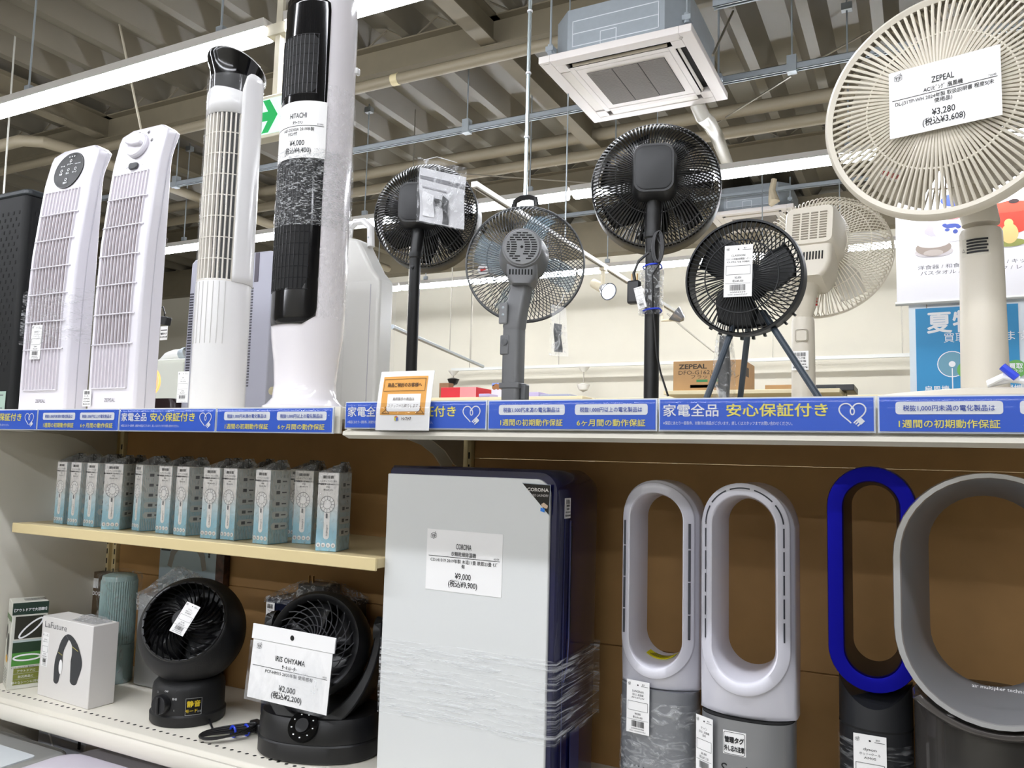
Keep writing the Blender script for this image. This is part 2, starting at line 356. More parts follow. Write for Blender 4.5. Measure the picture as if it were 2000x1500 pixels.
# ---------------------------------------------------------------- ceiling cassette air conditioners
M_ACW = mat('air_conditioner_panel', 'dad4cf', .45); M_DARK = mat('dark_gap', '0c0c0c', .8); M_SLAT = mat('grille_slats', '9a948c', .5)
def cassette(cx, cy, z, label, wires=True):
    t = thing('ceiling_air_conditioner', label, 'air conditioner', (cx, cy, z), 0); c = .12; a = .425
    P = [(-a+c, -a), (a-c, -a), (a, -a+c), (a, a-c), (a-c, a), (-a+c, a), (-a, a-c), (-a, -a+c)]
    k = obj('casing', MB().prism(P, .045, .33, 'Z'), M_GALV, t, sm=0)
    kn = MB(); y = -a-.002
    for q in (((-.27, .09), (.27, .09)), ((-.27, .17), (.27, .17)), ((-.27, .25), (.27, .25)), ((-.27, .09), (-.27, .25)), ((.27, .09), (.27, .25)), ((-.09, .07), (-.09, .15)), ((.01, .07), (.01, .15)), ((-.09, .15), (.01, .15)), ((-.09, .07), (.01, .07))):
        kn.b2((q[0][0]-.002, y-.001, q[0][1]-.002), (q[1][0]+.002, y+.002, q[1][1]+.002))
    obj('knock_out_lines', kn, mat('bright_scoring', 'd9dde0', .4), k)
    # panel as a frame with four air slots, centre grille
    b = .475; mb = MB()
    for s in (-1, 1):
        mb.b2((s*b, -b, 0), (s*.40, b, .045)); mb.b2((-.40, s*b, 0), (.40, s*.40, .045))
        mb.b2((s*.335, -.335, .002), (s*.30, .335, .009)); mb.b2((-.30, s*.335, .002), (.30, s*.30, .009))
        for u in (-1, 1): mb.b2((s*.40, u*.40, 0), (s*.33, u*.31, .04))
    obj('panel_frame', mb, M_ACW, t, bev=.006)
    mb = MB(); mb.b2((-.41, -.41, .036), (.41, .41, .044)); obj('slot_shade_plate', mb, M_DARK, t)  # near-black plate paints the shade of deep slots in a shallow panel
    for s, ax in ((-1, 'y'), (1, 'y'), (-1, 'x'), (1, 'x')):
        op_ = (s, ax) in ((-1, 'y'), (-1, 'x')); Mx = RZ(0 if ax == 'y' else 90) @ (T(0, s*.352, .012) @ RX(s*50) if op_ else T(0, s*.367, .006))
        obj('louver', MB().box((0, 0, 0), (.6, .02 if op_ else .064, .005), Mx), mat('louver_shaded', 'a59c8a', .4) if op_ else mat('louver_plastic', 'd3cdc4', .4), t, bev=.002)  # open louvers take a darker colour, painting the shade inside their slots
    mb = MB(); mb.b2((-.299, -.299, .002), (.299, .299, .012)); g = obj('intake_grille', mb, M_ACW, t, bev=.004)
    mb = MB(); n = 46
    for i in range(n):
        yy = -.235+.47*i/(n-1)
        for j in range(3): mb.b2((-.25+.5*j/3+.003, yy-.0022, -.003), (-.25+.5*(j+1)/3-.003, yy+.0022, .002))
    obj('grille_slats', mb, mat('grille_slat_grey', '7a736b', .5), g)
    obj('grille_backing', MB().b2((-.25, -.24, .0005), (.25, .24, .0015)), mat('grille_backing_grey', '302d2a', .8), g)
    obj('brand_plate', MB().b2((-.45, -.453, -.001), (-.41, -.45, .001)), M_SLAT, t); obj('sensor', MB().lathe([(.012, -.002), (.012, .001)], 20, T(.40, -.42, 0)), M_SLAT, t)
    if wires:
        for sx, sy in ((-1, -1), (1, -1), (-1, 1), (1, 1)):
            mb = MB(); mb.tube([(sx*.43, sy*.40, .1), (sx*.43, sy*.40, 4.75-z)], .007, 6); mb.box((sx*.43, sy*.39, .12), (.05, .06, .03)); mb.lathe([(.018, .09), (.018, .15)], 8, T(sx*.43, sy*.40, 0))
            obj('hanger_rod', mb, M_GALV, t)
    return t
cassette(-1.585, 4.73, 3.92, 'white ceiling cassette air conditioner with steel casing, nearest the camera')
q = aY(1466, 416, 9.2); cassette(q.x, q.y+.43, q.z, 'far ceiling cassette air conditioner, steel casing showing behind the cream back-facing fan')

# ---------------------------------------------------------------- pipes, channels, rods under the roof
def pipe(name, label, cat, pts, r, m, n=12, bands=(), grp=None):
    t = tag(obj(name, MB().tube(pts, r, n), m), label, cat, grp)
    for b in bands:
        b = Vector(b); obj('joint_band', MB().tube([b-Vector((.03, 0, 0)), b+Vector((.03, 0, 0))], r*1.06, 12), mat('band_tape', 'd8caa0', .6), t)
    return t
z1 = aY(693, 174, 4.8).z
pipe('ceiling_pipe', 'long beige lagged pipe running along the nearer roof beam into the air conditioner', 'pipe', [(-10, 4.8, z1), (-1.9, 4.8, z1)], .042, M_PIPE, bands=[(aY(773, 155, 4.8).x, 4.8, z1), (aY(495, 215, 4.8).x, 4.8, z1)])
a = aY(687, 345, 7.0)
pipe('ceiling_pipe', 'upper of two parallel beige pipes behind the strut channel', 'pipe', [(-11, 7, a.z), (4, 7, a.z)], .06, M_PIPE)
pipe('ceiling_pipe', 'lower of two parallel beige pipes behind the strut channel', 'pipe', [(-11, 7.1, a.z-.15), (4, 7.1, a.z-.15)], .055, M_PIPE)
a = aZ(0, 285, 4.1); b = aZ(105, 320, 4.1)
pipe('ceiling_pipe', 'beige pipe elbowing away at the left edge above the touch panel heater', 'pipe', [(a.x-.8, a.y, 4.1), (a.x+.3, a.y, 4.1), (a.x+.45, a.y+.1, 4.1), (a.x+.5, a.y+.3, 4.1), (a.x+.5, 9, 4.1)], .05, M_PIPE)
def channel(label, x0, x1, y, z, rods):
    t = thing('strut_channel', label, 'channel', (x0, y, z)); L = x1-x0
    mb = MB()
    for s in (-1, 1): mb.b2((0, s*.022, 0), (L, s*.019, .045))
    mb.b2((0, -.022, .042), (L, .022, .045)); mb.b2((0, -.022, 0), (L, -.01, .003)); mb.b2((0, .022, 0), (L, .01, .003))
    obj('rail', mb, M_GALV, t)
    for r in rods:
        mb = MB(); mb.tube([(r-x0, 0, .045), (r-x0, 0, 4.75-z)], .006, 6); mb.b2((r-x0-.03, -.03, -.012), (r-x0+.03, .03, .1)); obj('hanger_rod', mb, M_GALV, t)
        obj('rib_clamp', MB().b2((r-x0-.05, -.03, 4.66-z), (r-x0+.05, .03, 4.76-z)), mat('rusty_clamp', '5a4426', .6, .3), t)
    return t
zc = aY(688, 300, 5.3).z
channel('grey steel strut channel hung on rods across the ceiling behind the air conditioner', -9, 3, 5.3, zc, [aY(912, 250, 5.3).x, aY(1547, 140, 5.3).x, -6.5])
a = aY(1400, 16, 4.55); channel('grey steel strut channel meeting the top right corner of the near air conditioner', a.x-.02, 4, 4.55, a.z, [.7])
a = aY(1530, 372, 9.0); channel('grey steel strut channel over the far air conditioner', a.x-3, 3, 9.0, a.z, [.2, a.x-1])
def rod(name, label, cat, a, b, r, m, n=6): return tag(obj(name, MB().tube([a, b], r, n), m), label, cat)
M_WIRE = mat('steel_wire', '9d988c', .4, .6)
a = aZ(1432, 22, 4.74)
b = aY(1392, 108, 4.6); rod('brace_rod', 'thin slanting brace rod from roof rib to the near air conditioner', 'rod', a, b, .008, M_WIRE)
a = aY(1546, 148, 5.34); b = aY(1385, 250, 7.6); rod('brace_rod', 'thin brace rod slanting from the strut channel towards the drain pipe', 'rod', a, b, .008, M_WIRE)
a = aZ(1597, 117, 4.74); b = aZ(1700, 60, 4.74); rod('brace_rod', 'thin brace rod across the ribs beside the big cream fan', 'rod', a, b, .008, M_WIRE)
a = aZ(840, 335, 4.4); b = aZ(1160, 358, 4.4); rod('brace_rod', 'long thin brace wire sagging behind the grey fan rod', 'rod', a, b, .007, M_WIRE)
a = aY(228, 120, 4.0); b = aY(276, 255, 4.0); a.z = 4.895
rod('hanging_rod', 'thin pale rod with ceiling cup above the dial heater', 'rod', a, b, .009, mat('pale_rod', 'c9c1ae', .5))
rod('hanging_rod', 'bright thin wire hanging at the left edge above the black appliance', 'rod', aZ(30, 64, 4.8), aY(6, 395, aZ(30, 64, 4.8).y), .007, mat('bright_wire', 'e4e2da', .3, .3))
pts = [aY(1362, 205, 5.25), aY(1372, 228, 5.25), aY(1385, 240, 5.4), aY(1398, 262, 5.8), aY(1420, 318, 6.8)]
tag(obj('drain_pipe', MB().tube(pts, .05, 14), mat('clear_pipe', 'c9c6bb', .2, alpha=.75)), 'translucent drain pipe elbowing down from the near air conditioner', 'pipe')
t = tag(obj('ceiling_tape', MB().tube([aY(1512, 350, 8.6), aY(1508, 372, 8.6), aY(1512, 392, 8.6), aY(1504, 402, 8.6)], [.03, .035, .06, .02], 10), mat('pipe_wrap', 'd8cbb0', .6)), 'cream wrapped pipe end hanging behind the cream back-facing fan', 'pipe')
# exit sign
a = aY(447, 202, 2.85); b = aY(546, 256, 2.85); b0 = aY(545, 188, 2.85)
t = thing('exit_sign', 'lit white exit sign with a green arrow, behind the white tower fan', 'exit sign', ((a.x+b.x)/2, 2.85, b.z)); hw = (b.x-a.x)/2; hh = b0.z-b.z
obj('housing', MB().b2((-hw-.015, .004, -.015), (hw+.02, .07, hh+.02)), mat('sign_case', 'd9d2bd', .5), t, bev=.004)
obj('lit_panel', MB().b2((-hw, 0, 0), (hw, .004, hh)), mat('sign_panel', 'd3f2e4', .4, emit=.45), t)
pr = Print(); cx = hw-.1; cz = hh*.5
pr.poly([(hw-.19, cz+.024), (hw-.055, cz+.024), (hw-.055, cz-.024), (hw-.19, cz-.024)])
pr.poly([(hw-.12, cz+.085), (hw-.075, cz+.085), (hw-.018, cz), (hw-.075, cz-.085), (hw-.12, cz-.085), (hw-.068, cz)])
obj_g = pr.build('arrow', mat('sign_green', '0ca050', .5, emit=.4), t, off=.001)
mb = MB(); mb.b2((-2.93-t.location.x, .02, hh+.015), (-2.80-t.location.x, .07, hh+.03)); hx_ = -2.865-t.location.x; mb.b2((hx_-.016, .035, hh+.02), (hx_+.016, .067, 3.66-b.z)); mb.b2((hx_-.062, .02, 3.6-b.z), (hx_+.062, .08, 3.66-b.z)); mb.b2((hx_-.02, .04, 3.66-b.z), (hx_+.02, .06, 4.8-b.z)); obj('hanger_tube', mb, mat('hanger_cream', 'd6cfba', .5), t)
# tall bright pole hung in the middle
a = aY(1030, 0, 2.2); b = aY(1026, 388, 2.2)
t = thing('hanging_pole', 'bright steel pole hung from the roof, ending at a black hook behind the grey fan', 'pole', (b.x, 2.2, b.z))
mb = MB(); mb.tube([(0, 0, 0), (0, 0, 4.75-b.z)], .0062, 10); obj('rod', mb, mat('polished_rod', 'b9c4c6', .25, .7), t)
for yy in (26, 146, 270):
    z = aY(1028, yy, 2.2).z-b.z; obj('cable_clip', MB().lathe([(.009, z), (.009, z+.006)], 10), M_WHITE, t)
mb = MB(); mb.tube([(-.04, 0, -.03), (-.035, 0, -.005), (-.015, 0, .003), (.015, 0, .003), (.035, 0, -.005), (.04, 0, -.03)], .009, 8); obj('hook', mb, M_BLACK, t)
# lighting track with two spotlights
tz = 2.9; tx = -2.05
t = thing('light_track', 'white lighting track running away behind the grey fan', 'light track', (tx, 3.5, tz))
mb = MB(); mb.b2((-.018, 0, 0), (.018, 4.1, .03)); obj('rail', mb, mat('track_white', 'e8e8e4', .35), t, bev=.003)
obj('slot', MB().b2((-.006, .02, -.001), (.006, 4.08, .002)), mat('track_slot', '5d5c58', .5), t)
for yy in (1.2, 3.2): obj('hanger_rod', MB().tube([(0, yy, .03), (0, yy, 1.84)], .005, 6), M_GALV, t)
def spot(label, px, py, dirv, lit):
    P = aY(px, py, 5.5); h = tz-P.z; P = Vector((tx, 5.4, P.z))
    t = thing('spotlight', label, 'spotlight', P, 0, 'track spotlights'); M_ = mat('spot_cream', 'ded3b8', .4)
    mb = MB(); mb.tube([(0, 0, h-.002), (0, 0, .02)], .017, 10); mb.b2((-.02, -.035, h-.02), (.02, .035, h-.001)); obj('arm', mb, M_, t)
    d = Vector(dirv).normalized(); Mx = d.to_track_quat('Z', 'Y').to_matrix().to_4x4()
    obj('socket', MB().lathe([(.0, -.13), (.034, -.13), (.036, -.01), (.03, 0)], 20, Mx), M_, t)
    obj('reflector', MB().lathe([(.032, 0), (.04, .02), (.062, .07), (.065, .085), (.058, .085), (.05, .07)], 24, Mx, caps=False), mat('lamp_silver', '9a9ca2', .25, .7), t)
    obj('lamp_face', MB().lathe([(.0, .076), (.057, .08)], 24, Mx, caps=False), mat('lit_lamp', 'e4ecff', .3, emit=3) if lit else mat('unlit_lamp', 'c8cace', .3), t)
spot('spotlight on the track, lit blue-white, right of the grey fan', 1166, 570, (.75, -.5, -.45), True)
t2 = aY(1262, 632, 6.6)
t = thing('spotlight', 'spotlight on the track facing away, half hidden by the black fan pole', 'spotlight', (tx, 6.9, aY(1255, 628, 6.9).z), 0, 'track spotlights')
Mx = Vector((-.55, -.2, .45)).to_track_quat('Z', 'Y').to_matrix().to_4x4(); Mx = T(.18, 0, 0) @ Mx
obj('reflector', MB().lathe([(.0, -.02), (.036, 0), (.07, .07), (.075, .09), (.0, .08)], 24, Mx), mat('lamp_silver', '9a9ca2', .25, .7), t)
obj('arm', MB().tube([(0, 0, tz-t.location.z), (0, 0, 0), (.18, 0, 0)], .015, 8), mat('spot_cream', 'ded3b8', .4), t)
tag(obj('track_cable', MB().tube([aY(1303, 612, 7.4), aY(1335, 640, 7.4), aY(1395, 688, 7.4)], .008, 6), M_WIRE), 'thin white cable falling from the end of the lighting track', 'cable')
# thin rails by the far wall
a = aZ(766, 638, 2.62); b = aZ(943, 716, 2.62)
t = thing('ceiling_rail', 'thin grey rail running away on wires behind the left black fan pole', 'rail', (a.x, a.y, 2.62))
obj('rail', MB().tube([(0, 0, 0), (b.x-a.x, b.y-a.y, 0)], .022, 6), M_GALV, t)
for f in (.12, .55, .82): obj('hanger_rod', MB().tube([((b.x-a.x)*f, (b.y-a.y)*f, 0), ((b.x-a.x)*f, (b.y-a.y)*f, 2.13)], .006, 6), M_WIRE, t)
a = aY(882, 722, 9.9); b = aY(1790, 690, 9.9)
t = thing('ceiling_rail', 'thin white rail along the far wall above the shelving', 'rail', (a.x, 9.9, a.z))
obj('rail', MB().b2((0, -.02, -.02), (b.x-a.x, .02, .02)), mat('rail_pale', 'c8c9c4', .4), t)
for k in range(5): obj('hanger_rod', MB().tube([(.3+1.4*k, 0, .02), (.3+1.4*k, 0, 4.75-a.z)], .006, 6), M_WIRE, t)
def pend(name, label, cat, px, drop, kind):
    P = aY(px, 722, 9.9); t = thing(name, label, cat, (P.x, 9.9, a.z-.02))
    obj('cord', MB().tube([(0, 0, 0), (0, 0, -drop)], .008, 6), M_WIRE, t); obj('mount', MB().lathe([(.08, 0), (.02, -.07)], 14), M_WHITE_METAL, t)
    obj('lens' if kind else 'bulb_holder', MB().lathe([(.02, -drop), (.09, -drop-.02), (.06, -drop-.09), (0, -drop-.12)], 16), M_BLACK if kind else M_WHITE_METAL, t)
pend('security_camera', 'small dome camera hanging at the left end of the far rail', 'camera', 886, .1, 1)
pend('pendant_socket', 'empty white pendant lamp holder hanging from the far rail', 'pendant lamp', 1140, .22, 0)
# ---------------------------------------------------------------- far shelving and stock
def back_unit(label, x0, x1, y0, y1, z):
    t = thing('shelf_unit', label, 'shelving', (x0, y0, 0)); L = x1-x0; D = y1-y0
    obj('back_board', MB().b2((0, D/2-.01, .1), (L, D/2+.01, z)), mat('board_cream', 'cdb98c', .6), t)
    n = max(1, round(L/.9)); up = MB()
    for i in range(n+1):
        x = L*i/n; u = MB(); u.b2((x-.02, D/2-.03, 0), (x+.02, D/2+.03, z-.001)); obj('upright', u, M_CREAM, t, bev=.004)
    for zz in (.15, .8, z-.03): obj('shelf_board', MB().b2((0, 0, zz), (L, D, zz+.03)), M_CREAM, t, bev=.003)
zt = aY(1200, 777, 8.6).z
back_unit('long cream shelf unit along the far wall', -6.2, .9, 8.6, 9.1, zt)
zo = aY(1320, 763, 6.0).z; a = aY(1296, 762, 6.0); b = aY(1640, 757, 6.0)
back_unit('cream shelf unit carrying the cardboard oven box', a.x, b.x, 6.0, 6.7, zo)
zr = aY(900, 776, 6.4).z; a = aY(850, 776, 6.4)
back_unit('cream shelf unit carrying the red box, left of the grey fan pole', a.x-.2, a.x+1.5, 6.4, 6.9, zr)
def bgbox(name, label, p, q, Y, D, m, zb, grp=None, rz=0):
    a = aY(*p, Y); b = aY(*q, Y); zb += .001; t = thing(name, label, 'box', ((a.x+b.x)/2, Y, zb), rz, grp); w_ = b.x-a.x; h = a.z-zb
    obj('carton', MB().b2((-w_/2, 0, 0), (w_/2, D, h)), m, t, bev=.004); return t, w_, h
CARD = mat('brown_cardboard', 'a9855a', .75, noise=.04, nscale=12)
t, w_, h = bgbox('cardboard_box', 'brown cardboard oven box with black lettering behind the small tripod fan', (1315, 706), (1452, 706), 6.1, .45, CARD, zo)
p_ = Print(); p_.text('ZEPEAL', -w_*.42, h*.74, .05, 'L', sx=1.3, bold=.03); p_.text('DFO-G1621', -w_*.42, h*.55, .045, 'L', sx=1.2); p_.text('フラットオーブン', w_*.1, h*.42, .036, sx=1.3)
p_.poly(rrect(-w_*.25, .03, w_*.3, h*.2, .02)); p_.build('printed_text', mat('carton_print', '3a2f22', .7), t)
p_ = Print(); p_.rect(-w_*.16, h*.3, 0, h*.38); p_.rect(.02, h*.3, w_*.18, h*.38); p_.build('green_print', mat('carton_green', '2f7a45', .6), t)
p_ = Print(); p_.rect(-.01, h*.5, .11, h*.8) ; p_.build('side_label', mat('carton_print', '3a2f22', .7), t, T(w_/2, .1, 0) @ RZ(90))
t, w_, h = bgbox('oven', 'low black oven on the cream shelf unit, right of the cream fan pole', (1560, 752), (1668, 752), 6.2, .4, M_BLACK, zo)
obj('door_glass', MB().b2((-w_/2+.03, -.006, .03), (w_/2-.12, 0, h-.03)), mat('oven_glass', '20262a', .1), t)
t, w_, h = bgbox('cardboard_box', 'flat cardboard box between the oven box and the cream fan pole', (1494, 752), (1550, 752), 6.25, .3, CARD, zo)
RED = mat('red_carton', 'c3202c', .5)
t, w_, h = bgbox('gift_box', 'red flat box on far shelf beside the orange notice card', (861, 757), (930, 757), 6.45, .3, RED, zr)
p_ = Print(); p_.rect(w_*.05, 0, w_*.5, h); p_.build('clear_band', mat('red_band', 'd98a8c', .3), t)
bgbox('gift_box', 'brown flat box edge above the red box', (858, 748), (876, 748), 6.8, .1, mat('brown_lid', '7d5a3c', .6), zr)
PUR = mat('lilac_carton', 'b7aacb', .55); LG = mat('pale_grey_carton', '9fa2b5', .55)
t, w_, h = bgbox('photo_box', 'pale box printed with a food photo, left of the grey fan pole', (961, 748), (985, 748), 6.56, .25, mat('pale_carton', 'c8c4d2', .55), zr)
p_ = Print()
for i in range(5): p_.disc(-w_*.3+w_*.15*i, h*(.72+.06*(i % 2)), .025)
p_.build('food_picture', mat('food_print', '8a5a2c', .6), t)
p_ = Print(); p_.rect(-w_/2, h*.8, w_/2, h); p_.build('blue_print', mat('blue_print', '7d8fc4', .6), t)
bgbox('flat_box', 'lilac flat box beside the red box', (935, 769), (956, 769), 6.40, .2, PUR, zr)
bgbox('flat_box', 'grey-lilac flat box just right of the grey fan pole', (1024, 766), (1052, 766), 8.62, .3, PUR, zt)
bgbox('flat_box', 'pale grey flat box, second right of the grey fan pole', (1054, 770), (1112, 770), 8.62, .3, LG, zt)
# hanging posters on the right
a = aY(1748, 300, 6.0); b = aY(1752, 594, 6.0); c_ = aY(2090, 590, 6.0); w_ = c_.x-b.x; h = a.z-b.z
t = thing('hanging_poster', 'large white poster of crockery hanging behind the big cream fan', 'poster', ((b.x+c_.x)/2, 6.0, b.z))
obj('sheet', MB().b2((-w_/2, 0, 0), (w_/2, .006, h)), mat('poster_white', 'ebe9ec', .5), t)
obj('bottom_rail', MB().tube([(-w_/2-.01, .003, 0), (w_/2+.01, .003, 0)], .014, 8), mat('rail_pale', 'c8c9c4', .4), t)
obj('hanging_wire', MB().tube([(-w_*.35, .003, h), (-w_*.35, .003, 4.75-b.z)], .003, 5), M_WIRE, t); obj('hanging_wire', MB().tube([(w_*.35, .003, h), (w_*.35, .003, 4.75-b.z)], .003, 5), M_WIRE, t)
L0 = lambda px, py: (aY(px, py, 6.0).x-t.location.x, aY(px, py, 6.0).z-b.z)
p_ = Print(); x, z = L0(1793, 527); p_.text('洋食器 / 和食器 / サラダ皿 / キッチン雑貨', x, z, .032, 'L', sx=1.35); x, z = L0(1798, 538); p_.text('バスタオル / アンティーク / レトロ雑貨', x, z, .032, 'L', sx=1.35)
p_.build('printed_text', GREY_INK, t)
def picture(nm, col, shapes, tt, off=.0012):
    p_ = Print()
    for s in shapes: p_.poly(s)
    return p_.build(nm, mat('print_'+nm, col, .5), tt, off=off)
def el(cx, cz, rx, rz): return [(cx+rx*cos(2*PI*k/24), cz+rz*sin(2*PI*k/24)) for k in range(24)]
def le(px, py, rx, rz): x, z = L0(px, py); return el(x, z, rx/270, rz/270)
picture('jug_shadow', 'b9b2ba', [le(1836, 442, 22, 24), le(1822, 452, 14, 8)], t)
picture('white_teapot', 'e3dee2', [le(1862, 446, 32, 24), le(1832, 440, 10, 6)], t, .0016)
picture('teapot_lid', 'd0868a', [le(1860, 424, 16, 5)], t, .0022)
picture('teapot_pattern', '44549c', [le(1858, 441, 13, 4), le(1850, 449, 4, 3), le(1866, 452, 4, 4), le(1845, 440, 4, 3), le(1872, 443, 4, 3)], t, .0024)
picture('blue_plate', '3b4fa8', [le(1866, 390, 24, 12)], t, .0016); picture('tureen_shadow', 'c9c2c2', [le(1824, 492, 31, 10)], t, .0012)
picture('silver_tureen', '9d8f84', [le(1823, 484, 29, 14)], t, .0018); picture('tureen_lid', 'd9d0ca', [le(1823, 475, 26, 9), le(1822, 466, 8, 4)], t, .0024); picture('tureen_foot', 'b9aea6', [le(1823, 494, 16, 6)], t, .0028)
picture('red_pot', 'd2402f', [le(1975, 424, 38, 30)], t, .0015); picture('pot_lid', 'e0513c', [le(1975, 404, 40, 10)], t, .002); picture('pot_knob', '3a2a28', [le(1980, 393, 8, 4)], t, .0026)
picture('yellow_figure', 'd9b878', [le(1972, 456, 13, 18), le(1970, 436, 7, 8)], t, .0026); picture('green_base', '8b8f4c', [le(1973, 474, 24, 7)], t, .0022)
a = aY(1778, 604, 6.05); b = aY(1999, 595, 6.05); zb = aY(1790, 800, 6.05).z; w_ = b.x-a.x; h = a.z-zb
t = thing('summer_poster', 'blue summer buying poster with a white fan picture, below the crockery poster', 'poster', ((a.x+b.x)/2, 6.05, zb))
obj('clear_sleeve', MB().b2((-w_/2-.01, .006, -.01), (w_/2+.01, .01, h+.03)), mat('sleeve_edge', 'd5dfe4', .2), t)
obj('sheet', MB().b2((-w_/2+.03, 0, 0), (w_/2-.03, .006, h)), mat('poster_blue', '2f92c8', .5), t)
for s in (-1, 1): obj('hanging_wire', MB().tube([(s*w_*.35, .003, h), (s*w_*.35, .003, h+.15)], .003, 5), M_WIRE, t)
p_ = Print(); p_.text('夏物', -w_*.12, h*.77, .155, bold=.02); p_.text('買取いたします', -w_*.2, h*.66, .07, 'L'); p_.text('扇風機', -w_*.27, h*.17, .05, bold=.01); p_.text('除湿機', w_*.36, h*.17, .05, bold=.01)
p_.build('white_print', WHITE_INK, t)
p_ = Print(); p_.disc(-w_*.13, h*.44, .08); k = p_.build('fan_picture', mat('print_fan_grey', '6fa3b8', .5), t, off=.0004)
p_ = Print(); p_.poly(rrect(-w_*.24, .0, -w_*.02, h*.08, .03)); p_.rect(-w_*.135, .05, -w_*.125, h*.4); p_.ring(-w_*.13, h*.44, .085, .006); p_.disc(-w_*.13, h*.44, .02); p_.build('fan_outline', WHITE_INK, k, off=.0012)
for bx in (0, w_*.42):
    p_ = Print(); p_.disc(bx, h*.38, .058, 24); bd = p_.build('green_badge', mat('badge_green', '6fb65a', .5), t, off=.002)
    p_ = Print(); p_.text('買取', bx, h*.385, .04, bold=.02); p_.text('強化中', bx, h*.345, .025); p_.build('badge_text', WHITE_INK, bd, off=.0028)
a = aY(1825, 590, 6.3); b = aY(1900, 570, 6.3)
t = thing('hanging_sign', 'orange and blue sign edge showing between the two posters', 'sign', ((a.x+b.x)/2, 6.3, a.z-.06)); w_ = (b.x-a.x)*2.2
obj('orange_panel', MB().b2((-w_/2, 0, -.05), (w_/2, .01, .3)), mat('sign_orange', 'd99a3c', .5), t); obj('blue_panel', MB().b2((-w_*.18, -.004, -.05), (w_*.12, 0, .3)), mat('sign_blue', '2b4fc0', .5), t)
for s in (-.3, .3): obj('hanging_wire', MB().tube([(w_*s, .005, .3), (w_*s, .005, 4.8-t.location.z)], .003, 5), M_WIRE, t)
# ================================================================ the display gondola
ZL, ZR, ZM, ZD = 1.588, 1.597, 1.303, .885
XA, XB, XC = -2.14, -.945, 1.26; YF, YB = 1.185, 1.615
M_GON = mat('gondola_cream', 'd9c797', .42); M_SHELF = mat('shelf_white', 'e2ddd0', .35); M_BLUE = mat('label_blue', '3763d4', .35)
M_YEL = mat('label_yellow', 'eee36a', .5); M_RIM = mat('label_rim', 'dfe6ef', .3); M_PANELW = mat('end_panel_white', 'eeeade', .55, noise=.02, nscale=6)
CLEAR = clear('clear_sleeve', fac=.16, rough=.06, col='000000')
# back panels, uprights, end panel
def back_panel(x0, x1, label, seams):
    t = thing('back_panel', label, 'shelf back panel', (x0, YB, 0)); z = .0
    for z0, z1 in zip([.05]+seams, seams+[1.562]): obj('board', MB().b2((.023, 0, z0+.0004), (x1-x0-.023, .02, z1-.0004)), M_TAN, t, bev=.002)
s1 = aY(1280, 904, YB).z; s2 = aY(1300, 1038, YB).z
back_panel(XA, XB, 'brown back panel behind the small fan boxes, left bay', [.6, 1.14])
back_panel(XB, XC, 'brown back panel behind the bladeless fans, right bay', [.6, 1.12, s1])
for X, l in ((XA, 'cream slotted upright in the left corner by the white end panel'), (XB, 'cream slotted upright between the two bays'), (XC, 'cream slotted upright at the far right, out of view')):
    t = thing('shelf_upright', l, 'upright', (X, YB, 0))
    mb = MB()
    for s in (-1, 1): mb.b2((s*.011, -.012, 0), (s*.021, .03, 1.56))
    mb.b2((-.012, .0, 0), (.012, .03, 1.56)); obj('post', mb, M_GON, t, bev=.002)
    sl = MB(); z = .3
    while z < 1.53:
        for s in (-1, 1): sl.box((s*.016, -.0125, z), (.0035, .001, .015))
        z += .028
    obj('slots', sl, M_DARK, t)
t = tag(obj('end_panel', MB().b2((XA-.035, .92, 0), (XA-.022, 1.66, ZL-.05)), M_PANELW, bev=.002), 'large white end panel closing the left side of the shelves', 'panel')
def bracket(parent, x, z):
    P = [(1.21, z), (1.21, z-.02), (1.30, z-.022), (1.42, z-.03), (1.47, z-.04), (1.52, z-.06), (1.56, z-.09), (1.60, z-.1), (1.60, z)]
    return obj('bracket', MB().prism([(a, b) for a, b in P], x-.0015, x+.0015, 'X'), mat('bracket_grey', 'b9b2a2', .45), parent)
def top_shelf(x0, x1, z, label, lip):
    t = thing('upper_shelf', label, 'shelf', (0, 0, 0))
    obj('shelf_board', MB().b2((x0, YF+.004, z-.024), (x1, 1.61, z)), M_SHELF, t, bev=.002)
    obj('shelf_board', MB().b2((x0, 1.66, z-.03), (x1, 2.3, z)), M_SHELF, t, bev=.002)
    obj('top_cap', MB().b2((x0, 1.612, z-.01), (x1, 1.659, z+.001)), M_SHELF, t)
    if lip:
        P = [(YF, z), (YF, z-.052), (YF-.012, z-.056), (YF-.012, z-.062), (YF+.006, z-.068), (YF+.012, z-.06), (YF+.012, z-.026), (1.2, z-.02)]
        obj('front_lip', MB().prism(P, x0, x1, 'X'), M_SHELF, t)
        obj('under_rail', MB().b2((x0+.02, YF+.02, z-.045), (x1, YF+.05, z-.024)), mat('bracket_grey', 'b9b2a2', .45), t)
    else:
        obj('front_lip', MB().b2((x0, YF, z-.05), (x1, YF+.006, z)), M_SHELF, t)
    bracket(t, x0+.006, z-.024); bracket(t, x1-.006, z-.024)
    return t
top_shelf(XA-.01, XB-.022, ZL, 'upper shelf of the left bay holding the white tower heaters', False)
top_shelf(XB-.005, XC, ZR, 'upper shelf of the right bay holding the pole fans', True)
t = thing('middle_shelf', 'narrow cream shelf holding the row of small fan boxes', 'shelf', (0, 0, 0))
obj('shelf_board', MB().b2((-2.075, 1.272, ZM-.02), (-.932, 1.61, ZM)), mat('shelf_board_cream', 'cdbb90', .4), t, bev=.002)
obj('front_lip', MB().b2((-2.075, 1.266, ZM-.024), (-.932, 1.272, ZM+.0005)), M_GON, t, bev=.0015)
